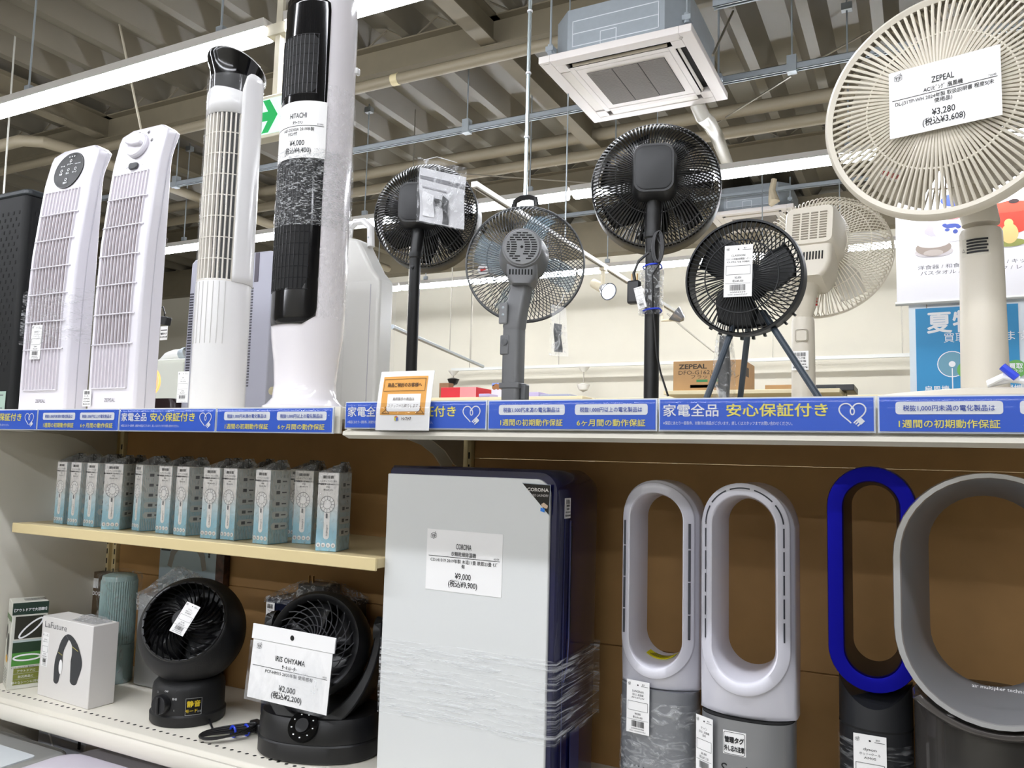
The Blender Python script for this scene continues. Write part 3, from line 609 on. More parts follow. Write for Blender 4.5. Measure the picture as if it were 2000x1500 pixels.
def deck(x0, x1, label):
    t = thing('lower_shelf', label, 'shelf', (0, 0, 0))
    P = [(1.60, ZD), (1.244, ZD), (1.240, ZD-.002), (1.236, ZD-.010), (1.228, ZD-.011), (1.224, ZD-.004), (1.219, ZD-.004), (1.213, ZD-.012), (1.212, ZD-.034), (1.216, ZD-.038), (1.6, ZD-.03)]
    obj('shelf_board', MB().prism(P, x0, x1, 'X'), M_SHELF, t, sm=50)
    mb = MB(); n = int((x1-x0-.06)/.0212)
    for i in range(n): mb.lathe([(.0, .0004), (.0042, .0003)], 8, T(x0+.03+.0212*i, 1.274, ZD), caps=False)
    tag(obj('perforation', mb, M_DARK, t), kind='stuff')
deck(XA, XB-.003, 'white perforated lower shelf holding the ball circulators')
deck(XB+.003, XC, 'white perforated lower shelf under the bladeless fans')
tag(obj('base_shelf', MB().b2((XA, .98, .1), (XC, 1.61, .22)), M_SHELF), 'white base shelf near the floor below the lower shelves', 'shelf')

# ---------------------------------------------------------------- blue warranty strips
def heart(p, cx, cz, s):
    pts = []
    for k in range(41):
        a = R(-150+300*k/40); u = PI+a  # open heart with a loop
        pts.append((16*sin(a)**3, 13*cos(a)-5*cos(2*a)-2*cos(3*a)-cos(4*a)))
    pts = [(cx+x*s/34, cz+y*s/34) for x, y in pts]
    p.line(pts, s*.05)
    p.line([(cx+s*.07*sin(2*PI*k/14), cz+s*.05+s*.13*cos(2*PI*k/14)) for k in range(14)], s*.045, True)
    q = lambda a, b: (cx+s*.3+(a-b)*s*.7*.1, cz-s*.33+(a+b)*s*.7*.1)
    p.poly([q(-1, -1), q(1, -1), q(1, 1), q(-1, 1)]); p.line([q(-1, .5), q(-2, .5)], s*.05); p.line([q(-1, -.5), q(-2, -.5)], s*.05)
def warranty(x0, x1, z, kind, label):
    W = x1-x0; h = .049
    t = thing('label_strip', label, 'shelf label', ((x0+x1)/2, 1.172, z), 0, 'blue warranty strips on the shelf edge')
    obj('holder', MB().b2((-W/2, 0, 0), (W/2, .004, h)), M_RIM, t)
    c = obj('card', MB().b2((-W/2+.002, -.0012, .0022), (W/2-.002, -.0002, h-.0018)), M_BLUE, t)
    wt = Print(); ye = Print(); bl = Print()
    if kind == 'A':
        wt.text('家電全品', -W*.475, h*.48, .0195, 'L', width=W*.275, bold=.012); ye.text('安心保証付き', -W*.16, h*.48, .0195, 'L', width=W*.46, bold=.015)
        wt.text('※保証にあたり一部条件、対象外の商品がございます。詳しくはスタッフまでお問い合わせください。', -W*.475, h*.2, .006, 'L', width=W*.62)
        heart(wt, W*.405, h*.55, h*.72)
    else:
        for s, a, b in ((-1, '税抜1,000円未満の電化製品は', '1週間の初期動作保証'), (1, '税抜1,000円以上の電化製品は', '6ヶ月間の動作保証')):
            cx = s*W*.235+W*.012; q_ = Print(); q_.poly(rrect(cx-W*.205, h*.5, cx+W*.205, h*.84, .004)); q_.build('white_pill', mat('label_white', 'eef1f6', .4), t, off=.0017); bl.text(a, cx, h*.6, .0085, width=W*.35, bold=.008)
            ye.text(b, cx, h*.16, .0115, width=W*.385, bold=.012)
    if wt.v: wt.build('white_print', mat('label_white', 'eef1f6', .4), t, off=.0018)
    ye.build('yellow_print', M_YEL, t, off=.0018)
    if bl.v: bl.build('blue_print', mat('label_blue_ink', '3553b0', .5), t, off=.0024)
    obj('clear_cover', MB().grid(lambda u, v: ((u-.5)*W, -.0045-.0035*sin(PI*v), v*h), 1, 8), CLEAR, t, sm=60)
    return t
LZ = ZL-.051; RZ_ = ZR-.0505
warranty(-2.152, -1.858, LZ, 'A', 'blue strip cut by the left edge of the photo, ending in a heart')
warranty(-1.855, -1.569, LZ, 'B', 'blue strip with two white pills under the two slim heaters')
warranty(-1.566, -1.2745, LZ, 'A', 'blue strip with yellow lettering under the white cream-grilled tower fan')
warranty(-1.2715, -.973, LZ, 'B', 'blue strip with two white pills under the black-fronted tower fan')
warranty(-.945, -.648, RZ_, 'A', 'blue strip partly covered by the orange notice card')
warranty(-.645, -.355, RZ_, 'B', 'blue strip with two white pills under the grey fan pole')
warranty(-.352, -.055, RZ_, 'A', 'blue strip with large white and yellow lettering under the tripod fan')
warranty(-.052, .245, RZ_, 'B', 'blue strip with white pills at the right edge under the big cream fan')
# orange notice card in a sleeve
a = aY(722, 838, 1.16); b = aY(858, 733, 1.16); W = .113; h = b.z-a.z+.012
t = thing('notice_card', 'orange and white notice card standing in front of the blue strip', 'notice', ((a.x+b.x)/2-.001, 1.158, a.z-.002))
bend = lambda x, z: .012*(z/h)**2*(1 if z > h*.4 else .4)-.003*sin(PI*(x/W+.5))*(z/h)
c = card('sheet', W, h, PAPER, t, bend=bend)
wf = lambda x, z, o: (x, bend(x, z)-o, z)
def gridrect(mb, x0, z0, x1, z1, o, n=8): mb.grid(lambda u, v: wf(x0+(x1-x0)*u, z0+(z1-z0)*v, o), n, n)
mb = MB(); gridrect(mb, -W*.42, h*.26, W*.41, h*.91, .0007); obj('orange_panel', mb, mat('notice_orange', 'e0a048', .55), t, sm=60)
mb = MB(); gridrect(mb, -W*.30, h*.315, W*.32, h*.61, .001); obj('white_box', mb, PAPER, t, sm=60)
p_ = Print(); p_.text('商品ご検討のお客様へ', 0, h*.735, h*.075, width=W*.64, bold=.02); p_.line([(-W*.39, h*.66), (-W*.39, h*.86), (W*.38, h*.87), (W*.38, h*.665)], .0007, True)
p_.text('高所展示の商品は', W*.01, h*.5, h*.062, width=W*.4); p_.text('スタッフがお取りします', W*.01, h*.385, h*.062, width=W*.56)
for s in (-1, 1):
    cx = s*W*.32+W*.01; p_.line([(cx-W*.07, h*.285), (cx+W*.07, h*.285), (cx+W*.008, h*.345), (cx-W*.07, h*.285)], .0009); p_.line([(cx, h*.345), (cx+.001, h*.365), (cx+W*.015, h*.378), (cx+.0005, h*.392), (cx-W*.012, h*.38)], .0009)
p_.text('トレファク', W*.09, h*.175, h*.06, width=W*.17, bold=.04)
p_.build('printed_text', mat('notice_brown', '4a3016', .6), t, off=.0014, warp=wf)
for nm, col, q in (('cube_front', 'd8d24a', [(-.07, .225), (-.035, .205), (-.035, .155), (-.068, .17)]), ('cube_side', '5d74c8', [(-.035, .205), (.005, .22), (.003, .17), (-.035, .155)]), ('cube_top', 'd07a4a', [(-.07, .225), (-.03, .245), (.005, .22), (-.035, .205)])):
    p_ = Print(); p_.poly([(x*W*1.0-W*.07, z*h) for x, z in q]); p_.build(nm, mat(nm, col, .5), t, off=.0014, warp=wf)
obj('clear_sleeve', MB().grid(lambda u, v: ((u-.5)*(W+.012), -.0075-.004*sin(PI*v), -.004+v*.052), 2, 8), clear('clear_front', fac=.16, rough=.04, col='000000'), t, sm=60)

# ================================================================ middle shelf: boxed handheld fans
BX = ramp_mat('fan_box_front', [(0, '86b4c6'), (.25, '93bccb'), (.5, 'c4d0d2'), (.62, 'd9d5d0'), (1, 'd9d6d2')], 'Z', 0, .158)
M_STR = mat('fan_box_side', '8ea2a6', .5); M_SIDEL = mat('fan_box_stripe', 'b9c6c8', .5); M_WRAPD = film('dark_wrap', .14, .6, (60, 60, 60), 'eeeeee')
FW = film('light_wrap', .0, .35, (60, 60, 30)); M_ADP = mat('adapter_black', '202022', .35)
def fan_box():
    w_, d, h = .046, .058, .158
    t = thing('fan_box', '', 'boxed fan'); rn = random.Random(3)
    obj('carton', MB().b2((-w_/2, 0, 0), (w_/2, d, h)), BX, t, bev=.0012)
    sd = MB()
    for i in range(14): sd.b2((w_/2, d*(i+.2)/14, .002), (w_/2+.0003, d*(i+.62)/14, h-.002))
    obj('side_stripes', sd, M_SIDEL, t)
    p_ = Print(); q = Print(); Mx = T(w_/2+.0008, d/2, 0) @ RZ(90)
    for i in range(5):
        z = .03+.024*i; p_.poly(rrect(-d*.38, z, d*.42, z+.015, .007)); q.rect(-d*.2, z+.004, -d*.02, z+.011); q.rect(d*.08, z+.006, d*.3, z+.009)
    k = p_.build('side_pills', mat('pill_grey', 'c9cbc8', .5), t, Mx, off=.0001); q.build('pill_icons', GREY_INK, k, Mx, off=.0004)
    wt = Print(); wt.disc(0, .094, .0155); wt.poly(rrect(-.0065, .024, .0065, .082, .0065))
    for i in range(4): wt.disc(-w_*.36+w_*.24*i, .0125, .0046)
    k = wt.build('fan_picture', mat('box_white', 'e6e4e1', .5), t)
    gy = Print(); gy.ring(0, .094, .0165, .0007); gy.ring(0, .094, .009, .0006)
    for i in range(12): a = 2*PI*i/12; gy.line([(.0095*cos(a), .094+.0095*sin(a)), (.0158*cos(a), .094+.0158*sin(a))], .0006)
    gy.poly(rrect(-.002, .066, .002, .076, .002)); gy.text('LUDWEYS', 0, .042, .0048, rot=-90, bold=.01)
    for i in range(4): gy.text('静軽長便'[i], -w_*.36+w_*.24*i, .0102, .0048)
    gy.build('grey_print', GREY_INK, k, off=.0013)
    p_ = Print(); p_.bars(-.012, .146, .012, .152, 5, 18); p_.text('ハンディファン 展示', 0, .139, .0042); p_.text('動作確認済 LUDWEYS ミニ', 0, .133, .0042, bold=.01); p_.text('¥980', 0, .1275, .004); p_.text('税込¥1,078', 0, .1215, .0042)
    p_.build('sticker_print', INK, t)
    ad = MB(); ad.b2((-.005, d*.4, h), (w_*.42, d*.85, h+.014)); ad.b2((w_*.2, d*.5, h+.012), (w_*.42, d*.7, h+.022)); obj('adapter', ad, M_ADP, t, bev=.002)
    mb = MB(); n = 5; rn = random.Random(8)
    base = [(-w_/2-.0008, -.0008), (w_/2+.0008, -.0008), (w_/2+.0008, d+.0008), (-w_/2-.0008, d+.0008)]
    tp = [(-.012, d*.3, h+.006), (w_*.45, d*.42, h+.02), (w_*.45, d*.8, h+.022), (-.008, d*.8, h+.012)]
    mb.loft([[(x, y, .0006) for x, y in base], [(x, y, h*.5) for x, y in base], [(x, y, h) for x, y in base], tp], caps=True); obj('film_wrap', mb, FW, t, sm=0)
    mb = MB(); mb.loft([[(x*.98, y*.98+.0005, h+.0003) for x, y in base], [(x*.98, y, z+.0008) for x, y, z in tp]]); obj('gathered_wrap', mb, M_WRAPD, t, sm=0)
    return t
proto = fan_box()
fb = [(98, 1021, 128, 1025, 'small blue and white fan box at the left end of the front row'), (128, 1025, 153, 1028, 'small fan box, second from the left of the front row'), (155, 1027, 189, 1031, 'small fan box, third from the left of the front row'),
      (191, 1034, 238, 1035.6, 'small fan box, fourth from left, set forward of its neighbours'), (251.6, 1034, 276, 1039.5, 'small fan box, fifth from left, turned to show its striped side'), (299, 1040.6, 332, 1044, 'small fan box, sixth from left in the front row'),
      (333.5, 1044, 366, 1048, 'small fan box, seventh from left in the front row'), (387, 1051, 425, 1054, 'small fan box, eighth from left in the front row'), (426, 1053, 459, 1056.8, 'small fan box, ninth from left, striped side in view'),
      (491, 1061, 523, 1064.6, 'small fan box, tenth from left, its whole striped side in view'), (567, 1061, 609, 1063.6, 'small fan box, second from the right end, set back a little'), (611, 1076, 660, 1079, 'small fan box nearest the front at the right end')]
first = True; spots = []
def put_box(x, y, rz, l, g):
    global first
    o = proto if first else copy_tree(proto); first = False
    o.location = (x, y, ZM+.0005); o.rotation_euler = (0, 0, rz); o['label'] = l; o['group'] = g
for x0, y0, x1, y1, l in fb:
    a = aZ(x0, y0, ZM); b = aZ(x1, y1, ZM); d = b-a; an = math.atan2(d.y, d.x); an = max(-.5, min(.5, an)); m = (a+b)/2
    spots.append((m.x, max(1.277, m.y), an)); put_box(m.x, max(1.277, m.y), an, l, 'boxed handheld fans in the front row')
for i, (px, l) in enumerate(((112, 'back row box behind the leftmost fan box'), (178, 'back row box behind the third fan box'), (228, 'back row box behind the fourth fan box'), (268, 'back row box behind the fifth fan box, adapter poking up'), (322, 'back row box behind the sixth fan box'), (412, 'back row box behind the eighth fan box'), (482, 'back row box left of the tenth fan box'), (562, 'back row box left of the second fan box from the right'))):
    P = aY(px, 1000, 1.43); put_box(P.x+.004, 1.45 if i % 2 else 1.44, .03*(-1)**i, l, 'boxed handheld fans in the back row')

# ================================================================ lower shelf, left bay
# camping-light box
a = aZ(12, 1349.5, ZD); b = aZ(76, 1341, ZD); an = math.atan2(b.y-a.y, b.x-a.x); L = .080; hh = .215
t = thing('light_box', 'green and white camping light box at the left edge', 'box', (a.x, a.y, ZD+.0005), math.degrees(an))
c = obj('carton', MB().b2((0, 0, 0), (L, .085, hh)), mat('camp_box_white', 'd6d6cc', .45), t, bev=.0015)
def pr_(nm, col, shapes, parent, M=I4, off=.0006):
    p_ = Print()
    for s in shapes: p_.poly(s)
    return p_.build(nm, mat('print_'+nm+col, col, .45), parent, M, off=off)
R4 = lambda x0, z0, x1, z1: [(x0, z0), (x1, z0), (x1, z1), (x0, z1)]
k = pr_('dark_band', '22382e', [R4(.0, hh*.86, L, hh)], t); pr_('upper_photo', '2a2a20', [R4(.008, hh*.58, L-.006, hh*.84)], t); pr_('green_field', '4d8f3a', [R4(.006, hh*.27, L-.008, hh*.42)], t); pr_('tree_line', '1f3a24', [R4(.006, hh*.42, L-.008, hh*.54)], t)
pr_('tree_sky', 'b9c6c4', [R4(.006, hh*.54, L-.008, hh*.565)], t)
for i, (s, z) in enumerate((('アウトドアに', .19), ('防災用品に', .125), ('様々なシーンに対応', .06))):
    k = pr_('olive_band', '7c8236', [R4(.012, hh*z-.002, L-.012, hh*z+.011)], t); p_ = Print(); p_.text(s, L/2, hh*z+.001, .007); p_.build('band_text', WHITE_INK, k, off=.001)
p_ = Print(); p_.text('【アウトドアで大活躍!!】', L/2, hh*.9, .0085, width=L*.9, bold=.02); p_.build('white_print', WHITE_INK, t, off=.001)
p_ = Print(); p_.line([(L*.55+.028*cos(2*PI*q/30)*.8+.012*sin(2*PI*q/30), hh*.7+.02*sin(2*PI*q/30)+.012*cos(2*PI*q/30)) for q in range(30)], .004, True); p_.line([(L*.5+.03*cos(2*PI*q/30), hh*.36+.007*sin(2*PI*q/30)) for q in range(30)], .004, True)
p_.build('ring_lamp_picture', WHITE_INK, t, off=.0012)
p_ = Print(); p_.text('テント・キャンプ・車中泊などに', L*.45, hh*.24, .0055, width=L*.75); p_.build('black_print', INK, t, off=.001)
Mx = T(0, .085, 0) @ RZ(-90)
k = pr_('side_band', '5a7a4c', [R4(0, hh*.78, .085, hh*.84)], t, Mx); pr_('lamp_picture', '2b2d2b', [el(.05, hh*.5, .018, .028), el(.016, hh*.62, .008, .02)], t, Mx); pr_('orange_badge', 'd9a436', [el(.045, hh*.33, .02, .009)], t, Mx)
p_ = Print(); p_.line([(.03, hh*.6), (.036, hh*.76), (.05, hh*.79), (.064, hh*.74), (.066, hh*.58)], .002)
for i in range(6): p_.rect(.01, hh*(.06+.03*i), .06+.003*i, hh*(.06+.03*i)+.0016)
p_.build('side_print', GREY_INK, t, Mx); 
p_ = Print(); p_.bars(.03, .025, .08, .06, 4); p_.build('barcode', INK, t, T(0, 0, hh) @ RX(-90)); 
# neck-fan box
a = aZ(72, 1356.5, ZD); b = aZ(171, 1387, ZD); d_ = aZ(216, 1376, ZD); an = math.atan2(b.y-a.y, b.x-a.x); L = (b-a).length; D = .066; hh = .192
t = thing('neck_fan_box', 'white neck fan box with black headphone-like picture', 'box', (a.x, a.y, ZD+.0005), math.degrees(an))
obj('carton', MB().b2((0, 0, 0), (L, D, hh)), mat('neck_box_white', 'dedbd8', .35), t, bev=.0015)
p_ = Print(); p_.text('LaFuture', L*.06, hh*.865, .021, 'L', width=L*.44); p_.text('腕', 0, -1, .001); p_.build('grey_print', GREY_INK, t)
pts = [(.36, .23), (.30, .33), (.33, .52), (.37, .64), (.44, .78), (.52, .845), (.60, .835), (.68, .77), (.75, .66), (.81, .56), (.83, .5), (.80, .35), (.72, .21), (.66, .18), (.60, .26), (.60, .4), (.63, .55), (.68, .63), (.66, .7), (.60, .76), (.54, .77), (.48, .7), (.43, .62), (.42, .55), (.43, .48), (.46, .4), (.44, .29), (.40, .23)]
p_ = Print(); ctr = [(.36, .23), (.385, .45), (.41, .6), (.46, .72), (.53, .8), (.60, .79), (.67, .73), (.715, .62), (.73, .5), (.70, .3)]
wd = [.05, .075, .055, .06, .055, .055, .06, .085, .11, .07]; cv = []
def cr4(p, u):
    i = min(len(p)-2, int(u)); f = u-i; q = [p[max(0, i-1)], p[i], p[i+1], p[min(len(p)-1, i+2)]]
    g = lambda a, b, c, d: .5*(2*b+(c-a)*f+(2*a-5*b+4*c-d)*f*f+(3*b-a-3*c+d)*f**3)
    return g(*q) if not isinstance(q[0], tuple) else tuple(g(*[w[k] for w in q]) for k in range(2))
wd = [cr4(wd, u*9/44.0001) for u in range(45)]; ctr = [cr4(ctr, u*9/44.0001) for u in range(45)]
for i, (x, z) in enumerate(ctr):
    x0, z0 = ctr[max(0, i-1)]; x1, z1 = ctr[min(44, i+1)]; tx, tz_ = x1-x0, z1-z0; n_ = math.hypot(tx, tz_); cv.append(((x-tz_/n_*wd[i])*L, (z+tx/n_*wd[i]*.6)*hh, (x+tz_/n_*wd[i])*L, (z-tx/n_*wd[i]*.6)*hh))
for i in range(44): p_.poly([cv[i][:2], cv[i][2:], cv[i+1][2:], cv[i+1][:2]])
p_.poly(el(.36*L, .24*hh, .05*L, .04*hh)); p_.poly(el(.70*L, .29*hh, .07*L, .05*hh)); p_.build('neck_fan_picture', mat('print_charcoal', '34363a', .5), t)
p_ = Print(); p_.poly(el(.435*L, .42*hh, .035*L, .09*hh)); p_.build('ear_pad_picture', PAPER, t, off=.001)
p_ = Print(); p_.line([(.375*L, .59*hh), (.45*L, .565*hh)], .0016); p_.line([(.63*L, .7*hh), (.75*L, .66*hh)], .0016); p_.build('gold_print', mat('print_gold', 'b3a85a', .5), t, off=.001)
price_tag(t, T(L*.1, -.0004, hh*.37), .026, .082, 'LaFuture', ('首掛けファン',), '¥2,400', '税込¥2,640', 3)
mb = MB(); mb.loft([[(x, y, z) for x, y in q] for q, z in (([(L*.5, .01), (L*.95, .012), (L*.95, D-.01), (L*.5, D-.01)], hh+.0004), ([(L*.58, .03), (L*.9, .03), (L*.88, D*.7), (L*.6, D*.7)], hh+.012))]); obj('film_bundle', mb, M_WRAPD, t, sm=0)
# teal tower
P = aZ(222, 1345, ZD); P = Vector((-1.925, 1.475, ZD))
t = thing('tower_heater', 'pale teal ribbed cylinder appliance wrapped in film, behind the white neck fan box', 'appliance', (P.x, P.y, ZD+.0005)); M_TEAL = mat('teal_plastic', '9cb6b6', .5)
mb = MB(); n = 96; hh = .275; mb.loft([[((.0455 if k % 2 else .0432)*cos(2*PI*k/n), (.0455 if k % 2 else .0432)*sin(2*PI*k/n), z) for k in range(n)] for z in (.1, hh-.012)]); obj('ribbed_sleeve', mb, M_TEAL, t, sm=0)
obj('base', MB().lathe([(.044, 0), (.0465, .004), (.0465, .098), (.044, .1)], 40), M_TEAL, t); obj('top_cap', MB().lathe([(.044, hh-.012), (.042, hh), (.03, hh+.004), (0, hh+.004)], 40), M_TEAL, t)
mb = MB(); rn = random.Random(5)
mb.loft([[(r*(1+.05*rn.random())*cos(2*PI*k/24), r*(1+.05*rn.random())*sin(2*PI*k/24), z) for k in range(24)] for r, z in ((.049, .002), (.0495, .1), (.05, .2), (.056, hh-.02), (.054, hh+.004), (.03, hh+.014))]); obj('film_wrap', mb, film('teal_wrap', .01, .4, (50, 50, 25)), t, sm=0)
sticker(t, T(.026, -.048, .02) @ RZ(18), .03, .085, 9, name='price_tag')
# dog fan pack
a = aY(157, 1195, 1.575); b = aY(198, 1118, 1.575)
t = thing('fan_pack', 'small picture pack in the back corner, left of the teal cylinder', 'pack', ((a.x+b.x)/2+.046, 1.57, ZD+.0005)); hh = b.z-ZD; W = b.x-a.x
obj('carton', MB().b2((-W/2, 0, 0), (W/2, .03, hh)), mat('pack_brown', '5a4a38', .45, noise=.5, nscale=30), t, bev=.001)
p_ = Print(); p_.text('DOGFAN', 0, hh*.74, .016, width=W*.75, bold=.03); p_.rect(-W*.4, hh*.82, -W*.1, hh*.93); p_.build('white_print', WHITE_INK, t)
# silver box
a = aY(258, 1340, 1.478); W = .2
t = thing('silver_box', 'silver box topped with gathered film, behind the left ball circulator', 'box', (a.x, 1.478, ZD+.0005)); hh = .232
obj('carton', MB().b2((0, 0, 0), (W, .11, hh)), mat('silver_grey', 'b4b5b7', .3, .35), t, bev=.006, seg=3)
mb = MB(); rn = random.Random(4)
def wavy(x0, y0, x1, y1, z, j): 
    out = []
    for k in range(32):
        u = k/32*4; s = int(u); f = u-s; c = [(x0, y0), (x1, y0), (x1, y1), (x0, y1)]; p0, p1 = c[s], c[(s+1) % 4]
        out.append((p0[0]+(p1[0]-p0[0])*f+rn.uniform(-j, j), p0[1]+(p1[1]-p0[1])*f+rn.uniform(-j, j), z+rn.uniform(-j, j)))
    return out
mb.loft([wavy(-.002, -.002, W+.002, .112, hh-.04, .0005), wavy(-.002, -.002, W+.002, .112, hh+.002, .002), wavy(.03, .02, W-.03, .1, hh+.03, .008), wavy(.06, .03, W-.07, .08, hh+.05, .006), wavy(.08, .04, .1, .06, hh+.07, .003)]); obj('gathered_film', mb, film('silver_wrap', .15, .7, (45, 45, 60)), t, sm=0)
# grey-blue carrying box
a = aY(309, 1130, 1.592); b = aY(424, 1068, 1.592); W = b.x-a.x; hh = b.z-ZD
t = thing('appliance_box', 'grey-blue appliance box with a picture of a curved handle, under the middle shelf', 'box', (a.x, 1.592, ZD+.0005))
obj('carton', MB().b2((0, 0, 0), (W, .02, hh)), mat('box_greyblue', '9fb0ba', .45), t, bev=.0015)
p_ = Print(); p_.line([(W*.2+W*.6*u, hh*.83+.055*math.sqrt(max(0, 1-(2*u-1)**2))*1.1) for u in [i/16 for i in range(17)]], .018); p_.build('handle_picture', mat('print_handle', '8d8a84', .5), t)
p_ = Print(); [p_.disc(W*.88, hh*(.96-.02*i), .004) for i in range(3)]; p_.rect(W*.03, hh*.93, W*.2, hh*.99); p_.build('small_print', mat('print_dots', '2c2d30', .5), t, off=.001)
obj('side_picture', MB().b2((W, -.0005, 0), (W+.03, .019, hh-.002)), mat('print_food_side', '4a3226', .5, noise=.8, nscale=50), t)
# navy heater box behind the second circulator
a = aY(500, 1168, 1.45); b = aY(632, 1168, 1.45); W = b.x-a.x; hh = a.z-ZD
a = a+Vector((.012, 0, 0)); t = thing('heater_box', 'shiny dark navy appliance behind the yoke circulator, adapter on top in film', 'appliance', (a.x, 1.468, ZD+.0005))
obj('body', MB().b2((0, 0, 0), (W, .13, hh)), mat('navy_gloss', '15182a', .15), t, bev=.006, seg=3); sticker(t, T(.018, -.001, hh-.06), .026, .05, 6)
obj('button_ring', MB().tube([(.055+.022*cos(2*PI*k/28), -.001, hh-.075+.022*sin(2*PI*k/28)) for k in range(28)], .0018, 6, closed=True), M_GALV, t)
ad = MB(); ad.b2((W*.35, .03, hh), (W*.75, .09, hh+.035)); k = obj('adapter', ad, M_ADP, t, bev=.004)
for s in (0, .012): obj('prong', MB().b2((W*.42+s, .05, hh+.035), (W*.42+s+.002, .056, hh+.052)), mat('prong_brass', 'b8935a', .3, .8), k)
mb = MB(); rn = random.Random(9); mb.loft([wavy(-.002, -.002, W+.002, .132, hh-.01, .001), wavy(.0, .0, W, .13, hh+.002, .002), wavy(W*.3, .02, W*.8, .1, hh+.034, .004), wavy(W*.36, .035, W*.72, .085, hh+.039, .002)]); obj('film_wrap', mb, film('navy_wrap', .06, .6, (50, 50, 60)), t, sm=0)
# ball circulator
M_BALL = mat('matt_black', '19191a', .55, bump=.15, bscale=600); M_GRB = mat('grille_black', '1d1d1f', .3)
C = Vector((-1.525, 1.372, 1.082)); rb = .117
t = thing('ball_circulator', 'black ball-shaped circulator fan with white tag, tilted up', 'circulator fan', (C.x, C.y, ZD+.0005)); cz = C.z-ZD
Mh = T(0, 0, cz) @ RZ(31) @ RX(-26)       # local -y is the blowing side
prof = []; op = .088; y0 = -math.sqrt(rb*rb-op*op)
for k in range(21):
    a = math.asin(op/rb)+(PI-.35-math.asin(op/rb))*k/20; prof.append((rb*sin(a), -rb*cos(a)))
LM = Matrix(((1, 0, 0, 0), (0, 0, 1, 0), (0, 1, 0, 0), (0, 0, 0, 1)))       # lathe axis z -> y
obj('ball_shell', MB().lathe([(r, z) for r, z in prof], 56, Mh @ LM, caps=False), M_BALL, t, sm=60, solid=.003)
obj('rim', MB().tube([(op*cos(2*PI*k/56), y0, op*sin(2*PI*k/56)) for k in range(56)], .0028, 8, Mh, True), M_GRB, t)
mb = MB()
for i in range(30):
    a0 = 2*PI*i/30; pts = []
    for k in range(9):
        u = k/8; r = .018+(op-.019)*u; a = a0-1.0*(1-u)**1.2; pts.append((r*cos(a), y0-.004+.012*(1-u)**2*-1, r*sin(a)))
    rings = []
    for q in pts: rings.append([(q[0], q[1]-.005, q[2]), (q[0]+.0018, q[1], q[2]), (q[0], q[1]+.009, q[2]), (q[0]-.0018, q[1], q[2])])
    mb.loft(rings, True, True, Mh)
mb.lathe([(.022, y0-.018), (.02, y0-.02), (0, y0-.02)], 28, Mh @ LM, caps=False)
obj('spiral_grille', mb, M_GRB, t)
mb = MB()
for i in range(5):
    a0 = 2*PI*i/5
    mb.grid(lambda u, v: ((.02+.055*u)*cos(a0+.9*v), y0+.018+.02*v, (.02+.055*u)*sin(a0+.9*v)), 4, 4, Mh)
obj('fan_blades', mb, mat('blade_black', '222224', .3), t, solid=.0015); obj('inner_back', MB().lathe([(.0, y0+.06), (.09, y0+.055)], 32, Mh @ LM, caps=False), M_BLACK, t)
mb = MB()
for k in range(5):
    y = .045+.013*k; r = math.sqrt(rb*rb-y*y)*1.008; mb.tube([(r*cos(2*PI*q/48), y, r*sin(2*PI*q/48)) for q in range(48)], .0022, 6, Mh, True)
obj('rear_vents', mb, M_GRB, t)
obj('base', MB().loft([oval(a, b, z, 48) for a, b, z in ((.079, .079, 0), (.082, .082, .004), (.083, .083, .022), (.079, .079, .026), (.079, .079, .075), (.077, .077, .084), (.068, .068, .094), (.05, .05, .1))]), M_BALL, t)
obj('neck', MB().lathe([(.05, .095), (.06, .115)], 32), M_BALL, t)
Mk = RZ(6) @ T(0, -.079, .05)
k = obj('dial', MB().lathe([(.021, 0), (.021, .012), (.019, .015), (0, .015)], 28, Mk @ RX(90)), M_GRB, t); obj('dial_grip', MB().box((0, -.016, 0), (.006, .006, .036), Mk), M_GRB, k, bev=.0015)
p_ = Print()
cyl = lambda rr, a0: (lambda x, z, o: ((rr+o)*sin(a0+x/rr), -(rr+o)*cos(a0+x/rr), z))
for i, s in enumerate(('2', 'OFF', '静音', '1', '2', 'OFF')):
    a = R(125-50*i); p_.text(s, .031*cos(a), .05+.029*sin(a)-.002, .0055)
p_.build('dial_marks', WHITE_INK, t, off=.0006, warp=cyl(.079, R(6)))
k = card('mode_sticker', .035, .038, mat('sticker_black', '0d0d0e', .3), t, T(0, 0, 0), warp=lambda x, z, o: cyl(.0792, R(56))(x, z+.026, o))
p_ = Print(); p_.text('静音', 0, .0195, .0145, bold=.03); p_.text('モード', -.004, .0065, .009, bold=.02); p_.build('yellow_print', mat('print_yellow', 'd8bd2a', .5), k, off=.0012, warp=lambda x, z, o: cyl(.0792, R(56))(x, z+.026, o))
p_ = Print(); p_.line([(-.0168, .001), (.0168, .001), (.0168, .037), (-.0168, .037)], .0008, True); p_.text('搭載', .0125, .006, .0048); p_.build('silver_print', mat('print_silver', 'c0c2c4', .3, .5), k, off=.0012, warp=lambda x, z, o: cyl(.0792, R(56))(x, z+.026, o))
price_tag(t, Mh @ T(-.004, y0-.024, -.034) @ RY(22), .034, .07, 'サーキュ', ('首振りファン', '動作確認済'), '¥1,980', '税込¥2,178', 2)
tag(obj('power_cord', MB().tube([(.08, -.01, .01), (.11, -.03, .004), (.14, -.05, .004), (.15, -.06, .012)], .0025, 6), M_ADP, t))
